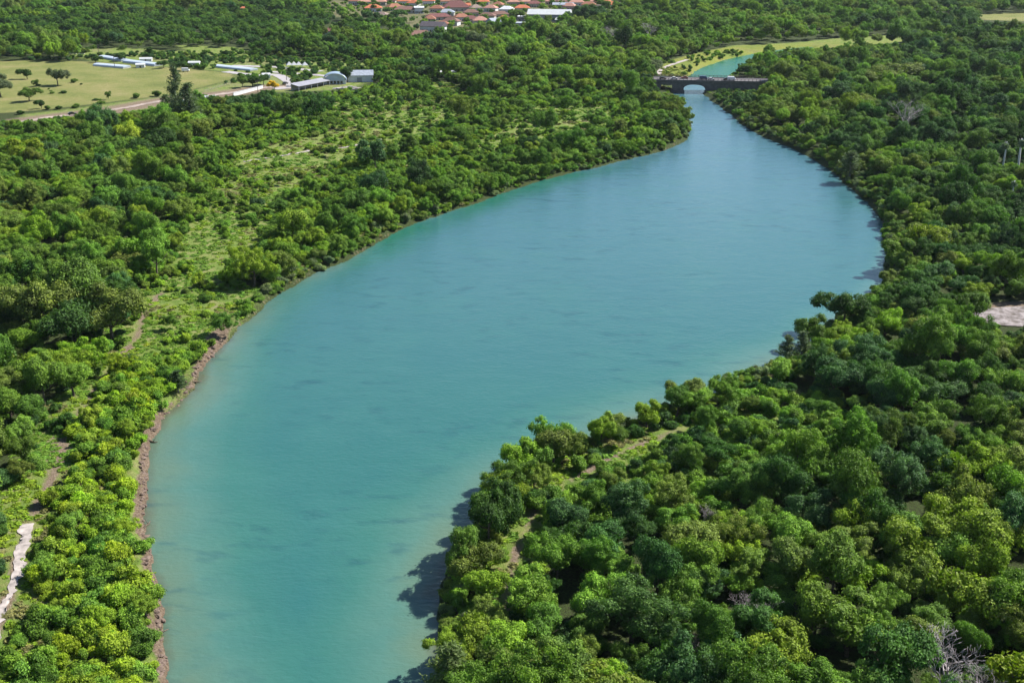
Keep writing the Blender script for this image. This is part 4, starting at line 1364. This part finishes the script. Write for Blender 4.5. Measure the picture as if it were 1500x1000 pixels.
def house(px, py, w, d, wh, rh, rz, roof, wall, gable, label):
    x, y, z = ground_pt(px, py + 4)
    o = empty("house", (x, y, z - .3), rz); tag(o, label, "house", "small houses crowded into the town" if "crowded" in label else None)
    m = MB().box(-w / 2, w / 2, -d / 2, d / 2, 0, wh)
    if gable:
        if w >= d: m.add([(sx * (w / 2 - .02), yy, zz) for sx in (-1, 1) for yy, zz in ((-d / 2, wh), (d / 2, wh), (0, wh + rh * .93))], [(0, 2, 1), (3, 4, 5)])
        else: m.add([(xx, sy * (d / 2 - .02), zz) for sy in (-1, 1) for xx, zz in ((-w / 2, wh), (w / 2, wh), (0, wh + rh * .93))], [(0, 1, 2), (3, 5, 4)])
    m.build("wall", WALL[wall], o)
    MB().hip(w, d, wh + .003, rh, .7, gable).build("roof", ROOF[roof], o)
    MB().box(-.6, .6, -d / 2 - .06, -d / 2 + .02, .1, 2.3).build("door", DOORM, o)
    for u in (-.36, -.18, .2, .36):
        MB().box(u * w - .7, u * w + .7, -d / 2 - .05, -d / 2 + .02, 1.2, 2.5).build("window", GLASS, o)


for h_ in HOUSES: house(*h_)

# white warehouse
METAL = plain("white_sheet_metal", (.44, .455, .465), .5, .1, .4)
GREYMETAL = plain("grey_sheet_metal", (.25, .25, .28), .55, .18, .4)
BLUEROOF = plain("blue_grey_roof", (.24, .31, .40), .4, .15, .5)
x, y, z = ground_pt(805, 31)
o = empty("warehouse", (x, y, z - .3), -.16); tag(o, "large warehouse with a white ridged roof and grey walls at the town's right half", "warehouse")
MB().box(-20, 20, -9, 9, 0, 6.5).build("wall", GREYMETAL, o)
m = MB().hip(40, 18, 6.503, 4.2, .5, True); m.build("roof", METAL, o)
m = MB().add([(sx * 19.97, yy, zz) for sx in (-1, 1) for yy, zz in ((-9, 6.5), (9, 6.5), (0, 10.5))], [(0, 2, 1), (3, 4, 5)]); m.build("gable_wall", GREYMETAL, o)
MB().box(10, 14, -9.08, -8.95, .1, 4.2).build("door", METAL, o)
x, y, z = ground_pt(822, 34)
o = empty("shed", (x, y, z - .2), -.3); tag(o, "small shed with a sloping white roof in front of the warehouse", "shed")
MB().box(-5, 5, -3, 3, 0, 3).build("wall", GREYMETAL, o)
MB().add([(-5.4, -3.5, 3.0), (5.4, -3.5, 3.0), (5.4, 3.5, 4.6), (-5.4, 3.5, 4.6), (-5.4, -3.5, 3.25), (5.4, -3.5, 3.25), (5.4, 3.5, 4.85), (-5.4, 3.5, 4.85)],
         [(0, 3, 2, 1), (4, 5, 6, 7), (0, 1, 5, 4), (1, 2, 6, 5), (2, 3, 7, 6), (3, 0, 4, 7)]).build("roof", METAL, o)
x, y, z = ground_pt(753, 42)
o = empty("office_block", (x, y, z - .3), .08); tag(o, "long low flat-roofed grey block left of the warehouse", "building")
MB().box(-15, 15, -6, 6, 0, 5).build("wall", WALL['cream'], o)
MB().box(-15.5, 15.5, -6.5, 6.5, 5.003, 5.6).build("roof", ROOF['bluegrey'], o)
for k in range(9): MB().box(-13.6 + k * 3.2, -11.8 + k * 3.2, -6.06, -5.95, 1.8, 3.4).build("window", GLASS, o)
x, y, z = ground_pt(825, 14)
o = empty("storage_hall", (x, y, z - .3), -.05); tag(o, "narrow grey-roofed hall behind the warehouse's right end", "building")
MB().box(-11, 11, -5, 5, 0, 5).build("wall", WALL['cream'], o)
MB().hip(22, 10, 5.003, 2.0, .5, True).build("roof", ROOF['bluegrey'], o)
for px, py, w, hh_, lab in ((876, 27, 5, 12, "narrow pink tower block right of the huge dark tree"), (357, 10, 11, 15, "brown block of flats rising from the far woods left of the town")):
    x, y, z = ground_pt(px, py)
    o = empty("tower_block", (x, y, z - .3), .1); tag(o, lab, "building")
    MB().box(-w / 2, w / 2, -w / 2, w / 2, 0, hh_).build("wall", WALL['pinkwall'] if px > 500 else ROOF['greybrown'], o)
    MB().box(-w / 2 - .3, w / 2 + .3, -w / 2 - .3, w / 2 + .3, hh_ + .003, hh_ + .6).build("roof", ROOF['greybrown'], o)
    for lv_ in range(int(hh_ // 3.2)):
        for u in (-.25, .25): MB().box(u * w - .6, u * w + .6, -w / 2 - .05, -w / 2 + .02, lv_ * 3.2 + 1.2, lv_ * 3.2 + 2.5).build("window", GLASS, o)

# ---- greenhouses, pavilion and sheds by the field
POLY = plain("pale_blue_sheeting", (.40, .46, .54), .35, .12, .3, .4)


def greenhouse(pa, pb, w, h, label):
    xa, ya, z = ground_pt(*pa); xb, yb, _ = ground_pt(*pb)
    L = math.hypot(xb - xa, yb - ya)
    o = empty("greenhouse", ((xa + xb) / 2, (ya + yb) / 2, z - .2), math.atan2(yb - ya, xb - xa)); tag(o, label, "greenhouse", None)
    MB().box(-L / 2, L / 2, -w / 2, w / 2, 0, h).build("wall", METAL, o)
    nb = max(1, int(w / 5)); bw = w / nb
    m = MB()
    for k in range(nb):
        c = -w / 2 + bw * (k + .5); vs = []
        for xx in (-L / 2 - .2, L / 2 + .2):
            for q in range(7):
                t_ = math.pi * q / 6; vs.append((xx, c - math.cos(t_) * bw / 2, h + .003 + math.sin(t_) * 1.1))
        m.add(vs, [(q, q + 1, q + 8, q + 7) for q in range(6)] + [tuple(range(6, -1, -1)), tuple(range(7, 14))])
    m.build("roof", POLY, o)


greenhouse((150, 85), (184, 90), 7, 1.0, "pale blue greenhouse behind the utility pole, left of two in a line")
greenhouse((186, 91), (232, 96.5), 7, 1.0, "long pale blue greenhouse right of the utility pole, right of two in a line")
greenhouse((142, 96), (186, 100), 7, .8, "low greenhouse at the field's far edge in front of the two in a line")
greenhouse((317, 98.5), (372, 104), 7, .9, "longest pale blue greenhouse beside the back road")
for px, py, w, d, h, rz, lab in ((206, 99, 7, 5, 2.6, .2, "small white gabled shed in front of the greenhouses"), (214, 89.5, 10, 5, 2.2, .15, "low white shed behind the greenhouses"), (285, 97, 9, 6, 3, .1, "white shed between the greenhouses and the back road"),
                                 (390, 114.5, 6, 5, 3, .3, "tiny white hut behind the yellow flowering tree"), (655, 111, 26, 6, 3, .05, "long low white shed alone in the left bank woods"), (102, 183, 10, 6, 2.6, .5, "pale shed half hidden below the dirt road"),
                                 (828, 150, 12, 6, 2.4, .2, "pinkish shed roof peeking from the woods left of the river"), (308, 147, 7, 5, 2.4, .2, "small grey shed where the dirt road meets the low white wall")):
    x, y, z = ground_pt(px, py)
    o = empty("shed", (x, y, z - .2), rz, .8); tag(o, lab, "shed")
    MB().box(-w / 2, w / 2, -d / 2, d / 2, 0, h).build("wall", WALL['white'], o)
    m = MB().hip(w, d, h + .003, 1.1, .35, True); m.build("roof", ROOF['salmon'] if px == 828 else METAL, o)
    MB().box(-.6, .6, -d / 2 - .06, -d / 2 + .02, .05, 2.0).build("door", DOORM, o)
for i, px in enumerate((424, 431, 438, 447)):
    x, y, z = ground_pt(px, 99.5)
    o = empty("tent", (x, y, z), .3); tag(o, "white pointed tent, %s in the row by the far road" % ("leftmost", "second from left", "third from left", "rightmost")[i], "tent", "white tents by the far road")
    MB().add([(-2, -2, 2.0), (2, -2, 2.0), (2, 2, 2.0), (-2, 2, 2.0), (0, 0, 4.2)], [(0, 1, 4), (1, 2, 4), (2, 3, 4), (3, 0, 4), (3, 2, 1, 0)]).build("canopy", METAL, o)
    for sx in (-1.9, 1.9):
        for sy in (-1.9, 1.9): MB().box(sx - .05, sx + .05, sy - .05, sy + .05, -.3, 2.0).build("pole", METAL, o)

x, y, z = ground_pt(491, 122)
o = empty("pavilion", (x, y, z - .2), .12, .82); tag(o, "pavilion with a big blue-grey barrel roof by the site road", "pavilion")
vs = []
for xx in (-9, 9):
    pass
m = MB(); n_ = 14; vs = []
for r_, zo in ((8.2, 0), (7.9, 0)):
    for yy in (-6.5, 6.5):
        for q in range(n_ + 1):
            t_ = math.pi * q / n_; vs.append((-math.cos(t_) * r_ * 1.05, yy, 3.0 + math.sin(t_) * r_ * .62))
k1 = n_ + 1
fs = [(q, q + k1, q + k1 + 1, q + 1) for q in range(n_)] + [(2 * k1 + q, 2 * k1 + q + 1, 3 * k1 + q + 1, 3 * k1 + q) for q in range(n_)]
fs += [(q, q + 1, 2 * k1 + q + 1, 2 * k1 + q) for q in range(n_)] + [(k1 + q, 3 * k1 + q, 3 * k1 + q + 1, k1 + q + 1) for q in range(n_)]
m.add(vs, fs); m.build("barrel_roof", BLUEROOF, o, True)
MB().box(-8, 8, -5.6, 5.6, 0, 3.0).build("wall", WALL['white'], o)
m = MB(); n_ = 14
vs = [(-math.cos(math.pi * q / n_) * 7.7, -5.5, 3.0 + math.sin(math.pi * q / n_) * 4.7) for q in range(n_ + 1)]
m.add(vs, [tuple(range(n_ + 1))]); m.build("end_panel", POLY, o)
for k in range(5): MB().box(-5.6 + k * 2.4, -4.0 + k * 2.4, -5.7, -5.58, .6, 2.6).build("window", GLASS, o)
x, y, z = ground_pt(527, 119)
o = empty("workshop", (x, y, z - .2), .1); tag(o, "grey-white gabled workshop right of the barrel-roofed pavilion", "building")
MB().box(-8, 8, -5, 5, 0, 4).build("wall", WALL['white'], o); MB().hip(16, 10, 4.003, 2.6, .5, True).build("roof", ROOF['bluegrey'], o)
MB().box(-1.5, 1.5, -5.06, -4.98, .1, 3).build("door", GREYMETAL, o)
xa, ya, z = ground_pt(432, 133.5); xb, yb, _ = ground_pt(478, 124.5)
L = math.hypot(xb - xa, yb - ya)
o = empty("open_shed", ((xa + xb) / 2, (ya + yb) / 2, z - .2), math.atan2(yb - ya, xb - xa)); tag(o, "long open shed with a grey lean-to roof below the pavilion", "shed")
m = MB().add([(-L / 2, -3, 3.0), (L / 2, -3, 3.0), (L / 2, 3.4, 4.2), (-L / 2, 3.4, 4.2), (-L / 2, -3, 3.2), (L / 2, -3, 3.2), (L / 2, 3.4, 4.4), (-L / 2, 3.4, 4.4)],
             [(0, 3, 2, 1), (4, 5, 6, 7), (0, 1, 5, 4), (1, 2, 6, 5), (2, 3, 7, 6), (3, 0, 4, 7)]); m.build("roof", GREYMETAL, o)
MB().box(-L / 2 + .2, L / 2 - .2, 2.6, 2.9, 0, 4.0).build("wall", WALL['cream'], o)
for k in range(6): u = -L / 2 + .4 + k * (L - .8) / 5; MB().box(u - .12, u + .12, -2.8, -2.56, 0, 3.0).build("post", GREYMETAL, o)
x, y, z = ground_pt(508, 130)
o = empty("rubble_pile", (x, y, z), .2); tag(o, "pale heap of building rubble in front of the pavilion", "rubble pile")
gg = random.Random(4); m = MB()
for k in range(60):
    a, r_ = gg.uniform(0, 6.28), gg.uniform(0, 1) ** .5 * 8; q = gg.uniform(.4, 1.3)
    cx_, cy_, cz_ = r_ * math.cos(a), r_ * .6 * math.sin(a), max(0, 1.6 - r_ * .2) * gg.uniform(.3, 1)
    m.box(cx_ - q, cx_ + q, cy_ - q * .6, cy_ + q * .6, cz_ - .5, cz_ + q * .35)
m.build("rubble", PALE_CONC, o)

xa, ya, z = ground_pt(342, 141); xb, yb, _ = ground_pt(385, 129.5)
L = math.hypot(xb - xa, yb - ya)
o = empty("garden_wall", ((xa + xb) / 2, (ya + yb) / 2, z - .2), math.atan2(yb - ya, xb - xa)); tag(o, "low white boundary wall along the site road", "wall")
MB().box(-L / 2, L / 2, -.15, .15, 0, 1.9).build("wall", WALL['white'], o); MB().box(-L / 2 - .1, L / 2 + .1, -.25, .25, 1.902, 2.1).build("coping", METAL, o)

POLEM = plain("pole_wood", (.10, .085, .075), .8)
for px, py, h, lab in ((168, 99.5, 9, "utility pole in front of the greenhouses"), (145, 82, 8, "thin pole behind the greenhouses"), (420, 118, 7, "utility pole beside the site road"), (378, 136, 7, "utility pole beside the low white wall")):
    x, y, z = ground_pt(px, py)
    o = empty("utility_pole", (x, y, z), .2); tag(o, lab, "utility pole")
    MB().tube([(0, 0, -.5), (0, 0, h)], [.2, .13], 8).build("pole", POLEM, o)
    MB().box(-1.1, 1.1, -.08, .08, h - .9, h - .75).build("crossarm", POLEM, o)
    for sx in (-.9, 0, .9): MB().tube([(sx, 0, h - .75), (sx, 0, h - .45)], [.06, .05], 6).build("insulator", METAL, o)

xa, ya, z = ground_pt(300, 136); xb, yb, _ = ground_pt(338, 123)
L = math.hypot(xb - xa, yb - ya)
o = empty("fence", (xa, ya, z), math.atan2(yb - ya, xb - xa)); tag(o, "wire fence with pale posts at the field's right end", "fence")
nf = 14
for k in range(nf): u = L * k / (nf - 1); MB().tube([(u, 0, -.3), (u, 0, 1.8)], [.09, .07], 6).build("post", PALE_CONC, o)
m = MB()
for zz in (.6, 1.1, 1.6): m.tube([(0, .09, zz), (L, .09, zz)], [.015, .015], 4)
m.build("wire", GREYMETAL, o)

# driftwood
for i, (px, py, L, rz, lab) in enumerate(((232, 930, 3.2, .5, "dark driftwood log on the left bank just above the photo's lower corner"), (216, 770, 2.4, 1.3, "short driftwood log at the water below the scrub strip's middle"),
                                          (222, 648, 2.8, -.4, "driftwood log where the left bank starts to bend right"), (286, 562, 3.0, .2, "fallen trunk under the feathery bush at the left bank's corner"))):
    x, y, z = ground_pt(px, py)
    o = empty("driftwood", (x, y, z + .1), rz); tag(o, lab, "driftwood")
    MB().tube([(-L / 2, 0, 0), (-L / 6, .1, .12), (L / 6, -.05, .1), (L / 2, .15, .2)], [.2, .18, .14, .07], 8).build("log", BARK, o, True)
    MB().tube([(L / 8, 0, .15), (L / 5, .45, .5), (L / 4, .8, .95)], [.08, .05, .02], 6).build("broken_branch", BARK, o, True)

# boulders along the eroded bank
gg = random.Random(11)
ROCK = plain("brown_rock", (.135, .100, .082), .95, .4, 1.2, .1)
def boulder_mesh(seed):
    r = np.random.default_rng(seed); import bmesh
    bm = bmesh.new(); bmesh.ops.create_icosphere(bm, subdivisions=3, radius=1)
    ph = r.uniform(0, 6, 9)
    for v in bm.verts:
        c = v.co
        k = 1 + .22 * math.sin(c.x * 2.6 + ph[0]) + .18 * math.sin(c.y * 3.4 + ph[1]) + .14 * math.sin(c.z * 4.3 + ph[2]) + .07 * math.sin(c.x * 8 + c.y * 7 + ph[3]) + .05 * math.sin(c.y * 13 + c.z * 11 + ph[4])
        v.co = c * k; v.co.z *= .6
    me = bpy.data.meshes.new("rock"); bm.to_mesh(me); bm.free(); me.materials.append(ROCK)
    return me
BM = [boulder_mesh(k) for k in range(4)]
rk = 0
bank_px = smooth_open([(238, 985), (242, 962), (236, 905), (222, 850), (216, 790), (212, 735), (213, 692), (219, 655), (234, 625), (264, 588), (290, 548), (310, 522), (332, 500)], 8)
for i in range(len(bank_px) * 2):
    t_ = i / 2; k = min(int(t_), len(bank_px) - 2); q = bank_px[k] + (bank_px[k + 1] - bank_px[k]) * (t_ - k)
    if gg.random() < .35: continue
    px, py = q[0] - gg.uniform(-2, 9), q[1] + gg.uniform(-4, 4)
    x, y, z = ground_pt(px, py)
    sc = gg.uniform(.22, .6)
    o = link("boulder", BM[rk % 4], None, (x, y, z - .05)); o.rotation_euler = (gg.uniform(-.3, .3), gg.uniform(-.3, .3), gg.uniform(0, 6.28)); o.scale = (sc * gg.uniform(.8, 1.5), sc, sc * gg.uniform(.7, 1.2))
    size_w = "large" if sc > .48 else ("mid-sized" if sc > .34 else "small")
    tag(o, f"{size_w} brown boulder on the eroded left bank, {px / 15:.1f}% across, {py / 10:.1f}% down the photo", "boulder", "boulders along the eroded left bank")
    rk += 1

hz = NT("haze_air")
pv = hz.new('ShaderNodeVolumePrincipled')
pv.inputs['Color'].default_value = (.80, .89, 1, 1); pv.inputs['Density'].default_value = .00002; pv.inputs['Anisotropy'].default_value = .2
hz.link(pv.outputs[0], hz.out.inputs['Volume'])
tag(MB().box(-14500, 14500, -14500, 14500, -6, 135).build("haze", hz.m), kind="stuff")

# ------------------------------------------------------------------ light
SUN_AZ = math.atan2(.88, .42)          # from +Y towards +X
SUN_EL = R(45)
sv = Vector((math.sin(SUN_AZ) * math.cos(SUN_EL), math.cos(SUN_AZ) * math.cos(SUN_EL), math.sin(SUN_EL)))
ld = bpy.data.lights.new("sun", 'SUN')
ld.energy = 5.0; ld.angle = R(.53); ld.color = (1.0, .955, .88)
lo = bpy.data.objects.new("sun", ld); COL.objects.link(lo)
lo.rotation_euler = (-sv).to_track_quat('-Z', 'Y').to_euler()
w = bpy.data.worlds.new("World"); scene.world = w; w.use_nodes = True
nt = w.node_tree
bg = nt.nodes['Background']
sky = nt.nodes.new('ShaderNodeTexSky'); sky.sky_type = 'NISHITA'; sky.sun_disc = False
sky.sun_elevation = SUN_EL; sky.sun_rotation = SUN_AZ; sky.altitude = 50; sky.air_density = 1.0; sky.dust_density = .15; sky.ozone_density = 2.0
nt.links.new(sky.outputs[0], bg.inputs['Color']); bg.inputs['Strength'].default_value = .068

vs_ = scene.view_settings
scene.display_settings.display_device = 'sRGB'
vs_.view_transform = 'Standard'; vs_.look = 'None'; vs_.gamma = 1.0; vs_.exposure = 1.14; vs_.use_curve_mapping = False
cy = scene.cycles
cy.volume_bounces = 0; cy.max_bounces = 6; cy.diffuse_bounces = 2; cy.glossy_bounces = 2; cy.transmission_bounces = 2; cy.transparent_max_bounces = 4
cy.use_denoising = True; cy.denoiser = 'OPENIMAGEDENOISE'; cy.denoising_input_passes = 'RGB_ALBEDO_NORMAL'; cy.denoising_prefilter = 'ACCURATE'
cy.sample_clamp_indirect = 4.0
